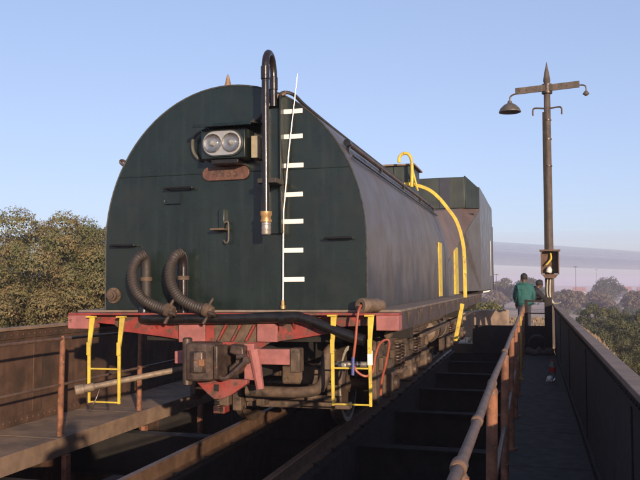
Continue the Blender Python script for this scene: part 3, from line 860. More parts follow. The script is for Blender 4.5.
obj('arch_rail', ribbon([(-1.95, 12.5, 3.17), (-1.80, 12.5, 3.16), (-1.57, 12.5, 3.075), (-1.405, 12.5, 2.94), (-1.25, 12.5, 2.742), (-1.125, 12.5, 2.548), (-1.04, 12.5, 2.26), (-1.01, 12.5, 1.943), (-1.01, 12.5, 1.335)], .03, .027), yellow, td, .004)
stp = obj('side_step', ribbon([(-1.055, 12.48, 1.24), (-1.11, 12.48, .96), (-1.175, 12.48, .66)], .04, .03), yellow, td, .004)
T('step_tread', yellow, stp, [(-1.17, 12.48, .68), (-1.17, 12.95, .68)], .014, 8)
bm = bmesh.new(); box(bm, -1.381, -1.366, 12.12, 12.55, 1.36, 2.20); obj('yellow_stripe', bm, yellow, td)
bm = bmesh.new(); box(bm, -1.3755, -1.350, 14.55, 15.2, 1.36, 2.24); obj('yellow_stripe', bm, yellow, td)

# roof rail and conduit on the tank shoulder
rr_ = T('roof_rail', M('roof_rail', (.115, .080, .065), .5, .2, .3, 9), td, [(-1.60, 6.95, 2.862), (-1.60, 13.5, 2.862)], .023, 10)
bm = bmesh.new(); lathe(bm, [(.034, -.03), (.034, .04)], (-1.60, 6.96, 2.862), (0, 1, 0), 12); obj('rail_end', bm, black, rr_)
for y in np.arange(7.0, 13.5, 1.6):
    B('rail_bracket', black, rr_, -1.615, -1.585, y - .015, y + .015, 2.74, 2.862, .002)
T('lower_rail', black, rr_, [(-1.545, 6.95, 2.735), (-1.545, 13.5, 2.735)], .012, 6)
T('conduit', M('conduit', (.06, .05, .045), .5, .2, .3, 9), td, smooth_path([(-2.42, 6.66, 3.05), (-2.33, 6.65, 3.10), (-2.27, 6.64, 3.17), (-2.20, 6.66, 3.25), (-2.12, 6.66, 3.30), (-2.04, 6.72, 3.285), (-2.00, 6.95, 3.235), (-2.00, 8.0, 3.225), (-2.00, 10.0, 3.225), (-2.00, 13.0, 3.225)], 5), .017, 8)
T('conduit_joint', M('joint_tan', (.42, .25, .18), .5, .2, .2, 9), td, [(-2.19, 6.655, 3.262), (-2.10, 6.67, 3.305)], .021, 8)

# transition ramp and bunker
def solid(name, verts, faces, mat):
    bm = bmesh.new(); vs = [bm.verts.new(v) for v in verts]
    for f in faces: bm.faces.new([vs[i] for i in f])
    return obj(name, bm, mat, td, .004)
bm = bmesh.new(); prism(bm, [(13.62, 1.335), (17.0, 1.335), (17.0, 3.05), (16.7, 3.05), (14.9, 2.33), (13.62, 1.93)], 'X', CX - 1.283, CX + 1.283)
obj('neck_body', bm, bunkm, td, .004)
# slope sheets: from the tank end up and out to the bunker front, one each side
for s in (1, -1):
    f = lambda x, y, z: (CX + s * x, y, z)
    V = [f(1.27, 13.6, 1.95), f(1.39, 14.9, 2.38), f(1.64, 16.75, 3.13), f(1.30, 16.4, 3.12), f(.55, 16.4, 3.12), f(.55, 13.62, 3.20), f(1.02, 13.62, 2.82)]
    lower = [(v[0] - s * .06, v[1], v[2] - .10) for v in V]
    lower[0] = f(1.25, 13.6, 1.90); lower[1] = f(1.27, 14.9, 2.30); lower[2] = f(1.27, 16.75, 2.95); lower[3] = f(1.0, 16.7, 2.9); lower[4] = f(.5, 16.7, 2.9)
    n = len(V)
    fac = [(0, 1, 6), (1, 3, 6), (1, 2, 3), (3, 4, 6), (4, 5, 6)] + [tuple(n + i for i in t) for t in ((0, 6, 1), (1, 6, 3), (1, 3, 2), (3, 6, 4), (4, 6, 5))]
    order = [0, 1, 2, 3, 4, 5, 6]
    fac += [(order[i], order[(i + 1) % n], n + order[(i + 1) % n], n + order[i]) for i in range(n)]
    solid('slope_sheet', V + lower, fac, rampm)
# bunker: front panel, angled corner plates, side walls
for s in (1, -1):
    V = [(CX + s * 1.284, 15.4, 1.40), (CX + s * 1.642, 16.77, 1.40), (CX + s * 1.642, 16.77, 3.13), (CX + s * 1.44, 15.5, 2.56), (CX + s * 1.284, 15.4, 2.50)]
    W = [(x - s * .05, y + .05, z) for x, y, z in V]
    solid('flare_plate', V + W, [(0, 1, 2, 3, 4), (9, 8, 7, 6, 5)] + [(i, (i + 1) % 5, 5 + (i + 1) % 5, 5 + i) for i in range(5)], bunkm)
B('bunker_front', bunkg, td, CX - 1.36, CX + 1.37, 16.38, 16.42, 3.12, 3.78, .02)
for x in (-1.62, -1.25): pass
B('front_band', M('band_blue', (.02, .024, .045), .5, 0, .2, 9), td, -1.82, -1.60, 16.366, 16.379, 3.13, 3.77, .002)
for s in (1, -1):
    V = [(CX + s * 1.375, 16.38, 3.12), (CX + s * 1.64, 16.74, 3.14), (CX + s * 1.64, 16.74, 3.56), (CX + s * 1.375, 16.38, 3.80)]
    W = [(x - s * .03, y + .04, z) for x, y, z in V]
    solid('corner_plate', V + W, [(0, 1, 2, 3), (7, 6, 5, 4), (0, 4, 5, 1), (1, 5, 6, 2), (2, 6, 7, 3), (3, 7, 4, 0)], bunkg)
    ysl = [16.76, 18.1, 19.4, 20.7, 21.9]
    for i, (ya, yb) in enumerate(zip(ysl, ysl[1:])):
        xo = CX + s * (1.64 + .004 * (i % 2))
        B('bunker_side', bunkm, td, min(xo, xo - s * .04), max(xo, xo - s * .04), ya, yb - .003, 1.40, 3.60, .003)
B('bunker_top', darkst, td, CX - 1.6, CX + 1.6, 16.9, 21.88, 3.40, 3.52, .003)
B('bunker_back', bunkm, td, CX - 1.6, CX + 1.6, 21.84, 21.88, 1.4, 3.60, .003)
B('bunker_floor', darkst, td, CX - 1.6, CX + 1.59, 16.9, 21.8, 1.335, 1.40, .003)
B('side_label', white, td, -1.012, -1.006, 20.55, 20.75, 1.75, 2.65, .001)

B('corner_strip', black, td, -1.018, -1.0, 21.8, 21.92, 1.4, 3.1, .002)
bm = bmesh.new(); prism(bm, [(-1.22, 1.31), (-.93, 1.37), (-.93, 1.40), (-1.22, 1.345)], 'Y', 18.2, 18.6); obj('white_step', bm, white, td, .004)
T('bunker_strap', black, td, [(-1.72, 16.2, 3.03), (-1.45, 16.2, 2.97), (-1.12, 16.3, 2.98)], .02, 6)
td.rotation_euler = (0, rad(-0.55), 0)

# ------------------------------------------------------------------ lamp post
LX, LY = 0.44, 20.9
lp = thing('lamp_post', 'tall weathered lamp post with crossarm and hanging dome shade at the far end', 'lamp post', (LX, LY, -0.1))
def taper_box(bm, x, y, z0, z1, w0, w1, rot=0):
    v = []
    for z, w in ((z0, w0), (z1, w1)):
        for a, b in ((-1, -1), (1, -1), (1, 1), (-1, 1)):
            dx, dy = a * w, b * w
            v.append(bm.verts.new((x + dx * math.cos(rot) - dy * math.sin(rot), y + dx * math.sin(rot) + dy * math.cos(rot), z)))
    for k in range(4): bm.faces.new((v[k], v[(k + 1) % 4], v[4 + (k + 1) % 4], v[4 + k]))
    bm.faces.new((v[3], v[2], v[1], v[0])); bm.faces.new(v[4:])
bm = bmesh.new(); lathe(bm, [(.110, 0), (.102, 2.5), (.086, 6.0), (.080, 6.9), (.092, 6.92), (.086, 7.0), (.06, 7.15), (.04, 7.25), (0, 7.45)], (LX, LY, -.1), (0, 0, 1), 10)
pole = obj('pole', bm, polem, lp)
bm = bmesh.new(); box(bm, LX - .125, LX - .05, LY - .11, LY - .02, -.1, 6.0); obj('channel', bm, darkst, lp, .004)
for z in (4.6, 5.3, 5.8):
    bm = bmesh.new(); lathe(bm, [(.090, -.02), (.104, -.018), (.104, .018), (.090, .02)], (LX, LY, z), (0, 0, 1), 12); obj('band', bm, iron, lp)
tilt = .045
for s in (-1, 1):
    bm = bmesh.new()
    a = Vector((LX + s * .05, LY - .12, 6.62)); b = Vector((LX + s * .80, LY - .12, 6.62 + s * tilt))
    prism(bm, [(a.x, a.z - .085), (b.x, b.z - .085), (b.x, b.z + .085), (a.x, a.z + .085)], 'Y', LY - .15, LY - .11)
    o = obj('crossarm', bm, polem, lp, .004)
    for k in range(3):
        bm = bmesh.new(); c = a.lerp(b, .35 + .25 * k); lathe(bm, [(.022, 0), (.022, .012)], (c.x, LY - .15, c.z), (0, -1, 0), 8); obj('bolt', bm, iron, o)
    T('hook', iron, lp, smooth_path([(LX + s * .04, LY - .03, 6.10), (LX + s * .30, LY - .05, 6.12), (LX + s * .36, LY - .05, 6.06), (LX + s * .36, LY - .05, 5.93)], 5), .022, 8)
bm = bmesh.new(); lathe(bm, [(.118, -.13), (.135, -.12), (.135, .12), (.118, .13)], (LX, LY, 6.62), (0, 0, 1), 14); obj('arm_clamp', bm, iron, lp)
T('gooseneck', iron, lp, smooth_path([(LX - .72, LY - .13, 6.52), (LX - .86, LY - .13, 6.49), (LX - .93, LY - .13, 6.42), (LX - .94, LY - .13, 6.28)], 5), .022, 8)
bm = bmesh.new(); lathe(bm, [(.03, .17), (.05, .16), (.06, .11), (.16, .05), (.25, -.04), (.285, -.12), (.285, -.135), (.27, -.13), (.235, -.05), (.15, .03), (.0, .06)], (LX - .94, LY - .13, 6.17), (0, 0, 1), 24); sh = obj('lamp_shade', bm, lampm, lp)
bm = bmesh.new(); lathe(bm, [(.0, -.09), (.04, -.07), (.05, -.03), (.03, .03), (.03, .06)], (LX - .94, LY - .13, 6.17), (0, 0, 1), 14); obj('bulb', bm, M('bulb_glass', (.55, .53, .5), .2, 0, .1, 9), sh)
T('gooseneck', iron, lp, smooth_path([(LX + .76, LY - .13, 6.64), (LX + .90, LY - .13, 6.63), (LX + .955, LY - .13, 6.57), (LX + .955, LY - .13, 6.44)], 5), .018, 8)
bm = bmesh.new(); lathe(bm, [(.02, .08), (.04, .07), (.075, .02), (.08, -.01), (.05, -.02), (.03, -.05), (0, -.055)], (LX + .955, LY - .13, 6.40), (0, 0, 1), 16); obj('lamp_holder', bm, lampm, lp)
# open meter box
mb = B('meter_box', M('box_wood', (.13, .07, .045), .8, 0, .3, 7), lp, LX - .22, LX + .22, LY - .17, LY - .14, 1.82, 2.38, .004)
wood = MATS['box_wood']
B('box_top', wood, mb, LX - .25, LX + .25, LY - .46, LY - .14, 2.382, 2.42, .004)
for x in (LX - .22, LX + .195): B('box_side', wood, mb, x, x + .025, LY - .42, LY - .172, 1.80, 2.380, .003)
bm = bmesh.new(); prism(bm, [(LX - .20, 1.80), (LX + .20, 1.80), (LX + .12, 1.70), (LX - .12, 1.70)], 'Y', LY - .42, LY - .172); obj('box_bottom', bm, wood, mb, .003)
bm = bmesh.new(); lathe(bm, [(.0, -.08), (.07, -.07), (.075, 0), (.04, .06), (0, .09)], (LX - .02, LY - .28, 1.92), (.2, -.1, 1), 16); obj('white_fitting', bm, M('porcelain', (.75, .73, .68), .35, 0, .1, 9), mb)
T('yellow_wire', yellow, mb, smooth_path([(LX - .09, LY - .30, 2.04), (LX - .02, LY - .32, 2.12), (LX + .03, LY - .28, 2.20), (LX + .02, LY - .22, 2.34)], 4), .022, 8)
for k in range(2):
    T('conduit', M('conduit_white', (.55, .50, .42), .5, 0, .2, 9), lp, smooth_path([(LX - .06 + .07 * k, LY - .25, 1.71), (LX - .08 + .07 * k, LY - .22, 1.45), (LX - .06 + .06 * k, LY - .22, 1.22), (LX + .06 + .03 * k, LY - .26, 1.075), (LX + .17, LY - .30, 1.07), (LX + .24, LY - .35, 1.10)], 5), .016, 8)

# ------------------------------------------------------------------ bottle on the walkway
bt = thing('plastic_bottle', 'red labelled soft drink bottle standing on the shaded right walkway', 'bottle', (0.325, 14.6, -.16))
bo_ = (0.325, 14.6, -.159)
cl = M('bottle_plastic', (.55, .60, .62), .1, 0, .05, 9, bump=0, trans=.75)
bm = bmesh.new(); lathe(bm, [(.0, .01), (.045, 0), (.056, .02), (.057, .10), (.052, .13), (.057, .16), (.058, .24), (.050, .28), (.025, .335), (.016, .35), (.016, .365)], bo_, (0, 0, 1), 20); obj('bottle_body', bm, cl, bt)
bm = bmesh.new(); lathe(bm, [(.0585, .155), (.060, .157), (.060, .238), (.0585, .24)], bo_, (0, 0, 1), 20); obj('label_wrap', bm, M('label_red', (.55, .02, .02), .4, 0, .2, 40), bt)
bm = bmesh.new(); lathe(bm, [(.019, .350), (.019, .382), (0, .384)], bo_, (0, 0, 1), 14); obj('cap', bm, M('cap_red', (.5, .02, .02), .4, 0, .1, 9), bt)
rg = random.Random(4)
bm = bmesh.new()
bmesh.ops.create_icosphere(bm, subdivisions=2, radius=.065, matrix=Matrix.Translation((.27, 14.52, -.125)))
for v in bm.verts: v.co += Vector([rg.uniform(-.016, .016) for _ in range(3)]); v.co.z = max(v.co.z, -.158)
cp_ = obj('crumpled_paper', bm, white, None, 0, 10, loc=(.27, 14.52, -.158)); tag(cp_, 'small crumpled white paper lying beside the bottle', 'litter')

# dark bundle (coiled sacking) against the far end guard
bd = thing('coiled_cable', 'dark coil lying on the walkway in front of the end guard', 'coil', (.10, 20.1, -.16))
for k in range(5):
    pts = [(.10 + (.20 + .012 * (k % 2)) * math.cos(a), 20.22 - .055 * k, .19 + (.20 + .012 * (k % 2)) * math.sin(a) * 1.0 - .12) for a in np.linspace(0, 2 * math.pi, 29)]
    T('turn', M('coil_black', (.02, .018, .018), .7, 0, .3, 12), bd, pts, .036, 8)
for i in range(5):
    rg = random.Random(20 + i)
    bm = bmesh.new(); bmesh.ops.create_icosphere(bm, subdivisions=2, radius=1)
    c = Vector((-.10 + .12 * i, 19.70 + rg.uniform(-.15, .2), -.16))
    sc = Vector((rg.uniform(.07, .12), rg.uniform(.07, .11), rg.uniform(.06, .10)))
    for v in bm.verts:
        n = 1 + rg.uniform(-.12, .12); v.co = Vector((v.co.x * sc.x * n, v.co.y * sc.y * n, v.co.z * sc.z * n)) + c + Vector((0, 0, sc.z * .85))
        v.co.z = max(v.co.z, -.158)
    st_ = obj('stone', bm, M('stone_dark', (.13, .10, .085), .9, 0, .3, 9, bump=.4), None, 0, 50, loc=c)
    tag(st_, 'rough stone lying on the shaded walkway near the end guard', 'stone', 'stones near the end guard')

# ------------------------------------------------------------------ people
def skin_mesh(verts, edges, root=0, sub=2):
    me = bpy.data.meshes.new('sk'); names = list(verts)
    idx = {n: i for i, n in enumerate(names)}
    me.from_pydata([verts[n][0] for n in names], [(idx[a], idx[b]) for a, b in edges], [])
    o = bpy.data.objects.new('sk', me); COL.objects.link(o)
    md = o.modifiers.new('skin', 'SKIN')
    for i, n in enumerate(names):
        r = verts[n][1]; sv = me.skin_vertices[0].data[i]
        sv.radius = r if isinstance(r, tuple) else (r, r); sv.use_root = (i == root)
    sb = o.modifiers.new('sub', 'SUBSURF'); sb.levels = sub; sb.render_levels = sub
    dgp = bpy.context.evaluated_depsgraph_get(); dgp.update()
    res = bpy.data.meshes.new_from_object(o.evaluated_get(dgp))
    bpy.data.objects.remove(o)
    return res

skin_m = M('skin_brown', (.095, .05, .033), .55, 0, .1, 9, bump=.05)
hair_m = M('hair_black', (.012, .010, .010), .8, 0, .2, 30, bump=.3)
teal = M('teal_jacket', (.008, .100, .098), .8, 0, .18, 8, bump=.3, bscale=14)
darkcl = M('dark_cloth', (.010, .010, .016), .85, 0, .2, 8, bump=.3, bscale=14)
trous = M('navy_trousers', (.025, .026, .040), .85, 0, .2, 8, bump=.3, bscale=14)
greyt = M('grey_trousers', (.13, .13, .15), .85, 0, .2, 8, bump=.3, bscale=14)
shoe_m = M('shoe_black', (.015, .012, .012), .6, 0, .2, 8)

def person(label, loc, rz, J, jacket_m, trouser_m, cap=True):
    """J: joint positions in local space, facing +Y"""
    root = thing('person', label, 'person', loc)
    V = {}; E = []
    def add(n, p, r, frm=None):
        V[n] = (p, r)
        if frm: E.append((frm, n))
    v = lambda n: Vector(J[n])
    add('pel', J['pel'], (.155, .115)); add('spi', J['spi'], (.150, .105), 'pel'); add('che', J['che'], (.145, .095), 'spi'); add('nb', J['nb'], (.062, .058), 'che')
    add('nk', J['nk'], .055, 'nb'); add('hl', J['hl'], (.068, .075), 'nk'); add('hm', J['hm'], (.078, .098), 'hl'); add('ht', J['ht'], (.058, .075), 'hm')
    fw = (v('nose') - v('hm')).normalized()
    add('no', J['nose'], .014, 'hm')
    for s, sx in (('l', -1), ('r', 1)):
        add('ear' + s, v('hm') + Vector((sx * .085, -.01, -.01)), .014, 'hm')
        add('sh' + s, J['sh' + s], .068, 'che'); add('el' + s, J['el' + s], .048, 'sh' + s); add('wr' + s, J['wr' + s], .030, 'el' + s)
        d = (v('wr' + s) - v('el' + s)).normalized(); side = d.cross(Vector((0, 1, 0.01))).normalized()
        palm = v('wr' + s) + d * .065
        add('pa' + s, palm, (.036, .018), 'wr' + s)
        for k, (o_, ln) in enumerate(((-.028, .075), (-.010, .088), (.010, .082), (.028, .065))):
            k1 = palm + d * .045 + side * o_; k2 = k1 + d * ln * .5 + fw * .012; k3 = k2 + d * ln * .45 + fw * .03
            add(f'f{k}a{s}', k1, .0095, 'pa' + s); add(f'f{k}b{s}', k2, .009, f'f{k}a{s}'); add(f'f{k}c{s}', k3, .008, f'f{k}b{s}')
        th = v('wr' + s) + d * .03 - side * sx * -.035 + fw * .02
        add('ta' + s, th, .012, 'wr' + s); add('tb' + s, th + d * .05 + fw * .02, .0095, 'ta' + s)
        add('hi' + s, J['hi' + s], .092, 'pel'); add('kn' + s, J['kn' + s], .062, 'hi' + s); add('an' + s, J['an' + s], .042, 'kn' + s)
        add('to' + s, v('an' + s) + Vector((sx * .02, .16, -.045)), .036, 'an' + s)
    me = skin_mesh(V, E)
    me.materials.clear()
    for m in (skin_m, trouser_m, shoe_m): me.materials.append(m)
    anz = max(J['anl'][2], J['anr'][2])
    for p in me.polygons:
        z = p.center.z
        p.material_index = 2 if z < anz + .03 else (1 if z < J['pel'][2] + .10 and min((p.center - Vector(J['wr' + s])).length for s in 'lr') > .2 else 0)
    me.shade_smooth()
    body = bpy.data.objects.new('body', me); COL.objects.link(body); body.parent = root
    # jacket: same figure, larger radii, from hem to collar
    V2 = {}; E2 = []
    def add2(n, p, r, frm=None):
        V2[n] = (p, r)
        if frm: E2.append((frm, n))
    hem = Vector(J['pel']) + (Vector(J['pel']) - Vector(J['spi'])).normalized() * .09
    add2('spi', J['spi'], (.235, .175)); add2('pel', J['pel'], (.25, .185), 'spi'); add2('hem', hem, (.255, .19), 'pel')
    add2('che', J['che'], (.215, .165), 'spi'); add2('nb', J['nb'], (.165, .14), 'che'); add2('col', Vector(J['nb']).lerp(Vector(J['nk']), .8), (.088, .09), 'nb')
    for s in 'lr':
        add2('sh' + s, J['sh' + s], .098, 'che'); add2('el' + s, J['el' + s], .078, 'sh' + s)
        add2('cu' + s, Vector(J['el' + s]).lerp(Vector(J['wr' + s]), .95), .056, 'el' + s)
    me2 = skin_mesh(V2, E2)
    me2.materials.clear(); me2.materials.append(jacket_m); me2.shade_smooth()
    rg = random.Random(len(label))
    ja = bpy.data.objects.new('jacket', me2); COL.objects.link(ja); ja.parent = root
    tex = bpy.data.textures.new('folds', 'CLOUDS'); tex.noise_scale = .13
    dm = ja.modifiers.new('folds', 'DISPLACE'); dm.texture = tex; dm.strength = .05; dm.mid_level = .5
    # hair
    bm = bmesh.new(); hc = (Vector(J['hm']) + Vector(J['ht'])) / 2
    bmesh.ops.create_uvsphere(bm, u_segments=20, v_segments=14, radius=1)
    for w in bm.verts:
        w.co = Vector((w.co.x * .098, w.co.y * .115 - .012, w.co.z * .108))
    bmesh.ops.delete(bm, geom=[w for w in bm.verts if w.co.z < -.075 or (w.co.y > .065 and w.co.z < .03)], context='VERTS')
    mh = bpy.data.meshes.new('hair'); 
    for w in bm.verts: w.co += hc
    bm.to_mesh(mh); bm.free(); mh.materials.append(hair_m); mh.shade_smooth()
    ho = bpy.data.objects.new('hair', mh); COL.objects.link(ho); ho.parent = root
    for sx in (-1, 1):
        bm = bmesh.new(); bmesh.ops.create_icosphere(bm, subdivisions=2, radius=.013, matrix=Matrix.Translation(Vector(J['hm']) + fw * .085 + Vector((sx * .032, 0, .015))))
        me3 = bpy.data.meshes.new('eye'); bm.to_mesh(me3); bm.free(); me3.materials.append(hair_m)
        eo = bpy.data.objects.new('eye', me3); COL.objects.link(eo); eo.parent = root
    root.rotation_euler = (0, 0, rz)
    return root

stand = dict(pel=(0, 0, .97), spi=(0, -.01, 1.16), che=(0, -.01, 1.36), nb=(0, -.01, 1.49), nk=(0, .005, 1.535), hl=(0, .02, 1.59), hm=(0, .02, 1.665), ht=(0, .01, 1.74), nose=(0, .125, 1.64),
             shl=(-.20, -.01, 1.42), shr=(.20, -.01, 1.42), ell=(-.25, -.03, 1.15), elr=(.25, -.04, 1.15), wrl=(-.20, .12, .95), wrr=(.19, .13, .96),
             hil=(-.10, 0, .92), hir=(.10, 0, .92), knl=(-.12, .02, .50), knr=(.12, .03, .50), anl=(-.13, -.02, .09), anr=(.13, -.01, .09))
lean = dict(stand); lean.update(pel=(0, -.12, .95), spi=(0, .0, 1.12), che=(0, .16, 1.27), nb=(0, .25, 1.36), nk=(0, .30, 1.40), hl=(0, .34, 1.44), hm=(0, .37, 1.50), ht=(0, .39, 1.57), nose=(0, .47, 1.45),
             shl=(-.20, .19, 1.31), shr=(.20, .19, 1.31), ell=(-.27, .36, 1.10), elr=(.27, .36, 1.10), wrl=(-.12, .52, 1.10), wrr=(.12, .54, 1.12),
             hil=(-.10, -.12, .91), hir=(.10, -.12, .91), knl=(-.12, -.03, .50), knr=(.12, -.02, .50), anl=(-.13, -.08, .09), anr=(.13, -.07, .09))
photo = dict(stand); photo.update(ell=(-.27, .12, 1.22), elr=(.27, .12, 1.22), wrl=(-.10, .22, 1.47), wrr=(.10, .22, 1.47))
person('person in teal jacket seen from behind at the end of the walkway railing', (-.22, 22.6, ground_h(-.22, 22.6) + .13), rad(8), stand, teal, trous)
person('person in dark jacket leaning forward beside the person in teal', (-.12, 23.2, ground_h(-.12, 23.2) + .12), rad(-62), lean, darkcl, greyt)
person('photographer in dark clothes whose shadow falls on the left walkway', (0.0, -.36, -.16), rad(0), photo, darkcl, trous)

# ------------------------------------------------------------------ vegetation
def leaf_mat(name, cols, scale=1.2, rough=.75):
    m = bpy.data.materials.new(name); m.use_nodes = True
    nt = m.node_tree; N, L = nt.nodes, nt.links
    out = N['Material Output']; p = N['Principled BSDF']
    tc = N.new('ShaderNodeTexCoord'); n1 = N.new('ShaderNodeTexNoise'); n1.inputs['Scale'].default_value = scale; n1.inputs['Detail'].default_value = 6; n1.inputs['Roughness'].default_value = .75
    L.new(tc.outputs['Object'], n1.inputs['Vector'])
    cr = N.new('ShaderNodeValToRGB'); els = cr.color_ramp.elements
    k = len(cols)
    els[0].position = .34; els[0].color = (*cols[0], 1); els[1].position = .66; els[1].color = (*cols[-1], 1)
    for i in range(1, k - 1):
        e = els.new(.34 + .32 * i / (k - 1)); e.color = (*cols[i], 1)
    L.new(n1.outputs['Fac'], cr.inputs[0])
    L.new(cr.outputs[0], p.inputs['Base Color'])
    p.inputs['Roughness'].default_value = rough
    tr = N.new('ShaderNodeBsdfTranslucent'); L.new(cr.outputs[0], tr.inputs['Color'])
    mx = N.new('ShaderNodeMixShader'); mx.inputs[0].default_value = .2
    L.new(p.outputs[0], mx.inputs[1]); L.new(tr.outputs[0], mx.inputs[2]); L.new(mx.outputs[0], out.inputs['Surface'])
    return m
bark = M('bark', (.085, .060, .045), .9, 0, .3, 8, bump=.5)
L_acacia = leaf_mat('acacia_leaves', [(.080, .090, .034), (.115, .115, .046), (.175, .138, .062), (.26, .17, .082)], 1.1)
L_olive = leaf_mat('olive_leaves', [(.040, .048, .018), (.065, .070, .026), (.10, .095, .040)], .9)
L_yel = leaf_mat('yellow_green_leaves', [(.060, .068, .020), (.11, .105, .032), (.16, .14, .045)], .9)
L_dark = leaf_mat('dark_leaves', [(.025, .035, .016), (.040, .052, .022), (.060, .065, .03)], .9)
L_dry = leaf_mat('dry_shrub', [(.07, .055, .036), (.11, .082, .055), (.085, .08, .042)], .6)

def crown_mesh(seed, rx, ry, rz, nl, nleaf, leaf, flat=.0, low=-.6):
    """leaf cards on the shells of many small lobes; local origin is the crown centre"""
    r = np.random.RandomState(seed)
    d = r.normal(size=(nl, 3)); d /= np.linalg.norm(d, axis=1)[:, None]
    d[:, 2] = np.maximum(d[:, 2], low)
    rr = r.uniform(.35, .86, nl) ** .7
    C_ = d * rr[:, None]
    big = nl < 70
    lr = r.uniform(.20, .40, nl) if big else r.uniform(.10, .22, nl)
    if not big:                                        # tufts kept apart from each other, so dark gaps stay between them
        keep = []
        cand = r.normal(size=(4000, 3)); cand /= np.linalg.norm(cand, axis=1)[:, None]; cand[:, 2] = np.maximum(cand[:, 2], low)
        cand *= r.uniform(.62, .95, 4000)[:, None]
        for c in cand:
            if len(keep) == nl: break
            i_ = len(keep)
            if all(np.linalg.norm(c - k) > (lr[i_] + lr[j_]) * .80 for j_, k in enumerate(keep)): keep.append(c)
        nl = len(keep); lr = lr[:nl]; C_ = np.array(keep)
    which = r.choice(nl, nleaf, p=(lr ** 2) / (lr ** 2).sum())
    u = r.normal(size=(nleaf, 3)); u /= np.linalg.norm(u, axis=1)[:, None]
    u[:, 2] = np.where(u[:, 2] < -.35, -u[:, 2] * .6, u[:, 2])
    P = C_[which] + u * (lr[which] * (r.uniform(.55, 1.08, nleaf) ** .6 if big else r.uniform(.55, 1.0, nleaf) ** .45 * r.uniform(.9, 1.12, nleaf)))[:, None]
    inner = r.rand(nleaf) < (.22 if big else .16)                       # leaves deep in the crown
    q = r.normal(size=(nleaf, 3)); q /= np.linalg.norm(q, axis=1)[:, None]
    q *= (r.rand(nleaf) ** (1 / 3))[:, None] * (.80 if big else .58)
    P = np.where(inner[:, None], q, P)
    P *= np.array([rx, ry, rz])
    nrm = u + r.normal(scale=.42, size=(nleaf, 3)); nrm /= np.linalg.norm(nrm, axis=1)[:, None]
    t = np.cross(nrm, r.normal(size=(nleaf, 3))); t /= np.linalg.norm(t, axis=1)[:, None]
    b = np.cross(nrm, t)
    s = leaf * r.uniform(.6, 1.35, nleaf)[:, None]
    v0 = P - t * s; v1 = P - b * s * .5 + nrm * s * .12; v2 = P + t * s; v3 = P + b * s * .5 + nrm * s * .12
    V = np.stack([v0, v1, v2, v3], 1).reshape(-1, 3)
    F = np.arange(nleaf * 4).reshape(-1, 4)
    me = bpy.data.meshes.new('crown')
    me.vertices.add(len(V)); me.vertices.foreach_set('co', V.ravel())
    me.loops.add(nleaf * 4); me.loops.foreach_set('vertex_index', F.ravel())
    me.polygons.add(nleaf); me.polygons.foreach_set('loop_start', np.arange(nleaf) * 4); me.polygons.foreach_set('loop_total', np.full(nleaf, 4))
    me.update(); me.validate()
    return me, C_ * np.array([rx, ry, rz]), lr

def nleaf_far(kind): return kind[1] > .3
def tree(name, label, cat, x, y, top, rx, rz, mat, kind, group, seed, ry=None, trunk_r=None, zg=None):
    """kind: (leaves, leaf size in m, lobes)"""
    g = ground_h(x, y) if zg is None else zg
    ry = ry or rx
    if nleaf_far(kind): rz = (top - g) * .5
    cz = top - rz
    rt = thing(name, label, cat, (x, y, g - .05), group)
    nleaf, leaf, nl = kind
    key = (nleaf, leaf, nl, round(rx, 2), round(ry, 2), round(rz, 2), seed)
    me, lob, lr = crown_mesh(seed, rx, ry, rz, nl, nleaf, leaf)
    me.materials.append(mat)
    co = bpy.data.objects.new('crown', me); COL.objects.link(co); co.parent = rt; co.location = (0, 0, cz - (g - .05)); co['kind'] = 'stuff'
    bm = bmesh.new()
    h0 = cz - (g - .05)
    tr_ = trunk_r or max(.05, .05 * rx)
    rg = random.Random(seed)
    base_h = max(.15, h0 - rz * .35)
    tube(bm, [(0, 0, 0), (rg.uniform(-.06, .06) * rx, rg.uniform(-.06, .06) * rx, base_h * .5), (0, 0, base_h)], [tr_ * 1.3, tr_, tr_ * .8], 8)
    for i in range(min(9, nl)):
        p = Vector(lob[i]) + Vector((0, 0, h0))
        m_ = Vector((p.x * .45, p.y * .45, base_h + (p.z - base_h) * .55))
        tube(bm, [(0, 0, base_h * .92), m_, p], [tr_ * .6, tr_ * .35, tr_ * .12], 6)
    me2 = bpy.data.meshes.new('trunk'); bmesh.ops.recalc_face_normals(bm, faces=bm.faces); bm.to_mesh(me2); bm.free(); me2.materials.append(bark); me2.shade_smooth()
    to = bpy.data.objects.new('trunk', me2); COL.objects.link(to); to.parent = rt
    return rt

# trees behind the left girder
NEAR = (125000, .030, 110)
tree('acacia_tree', 'bushy tan and olive tree at the left behind the girder, tallest sprigs on top', 'tree', -11.6, 16.2, 3.22, 2.7, 2.5, L_acacia, NEAR, 'trees behind the left girder', 1)
tree('acacia_tree', 'bushy tan and olive tree partly hidden by the left edge of the tank', 'tree', -9.6, 18.6, 3.25, 2.3, 2.4, L_acacia, NEAR, 'trees behind the left girder', 2)
tree('acacia_tree', 'bushy tan and olive tree cut by the left side of the picture', 'tree', -13.4, 14.6, 2.45, 2.6, 2.3, L_acacia, NEAR, 'trees behind the left girder', 3)
tree('acacia_tree', 'tan and olive tree standing between the two rounded crowns at the left', 'tree', -10.9, 18.9, 3.12, 2.2, 2.4, L_acacia, NEAR, 'trees behind the left girder', 7)
tree('acacia_tree', 'darker olive tree filling the gap low behind the other left trees', 'tree', -12.6, 20.5, 3.2, 3.2, 2.6, L_olive, (60000, .036, 90), 'trees behind the left girder', 4)

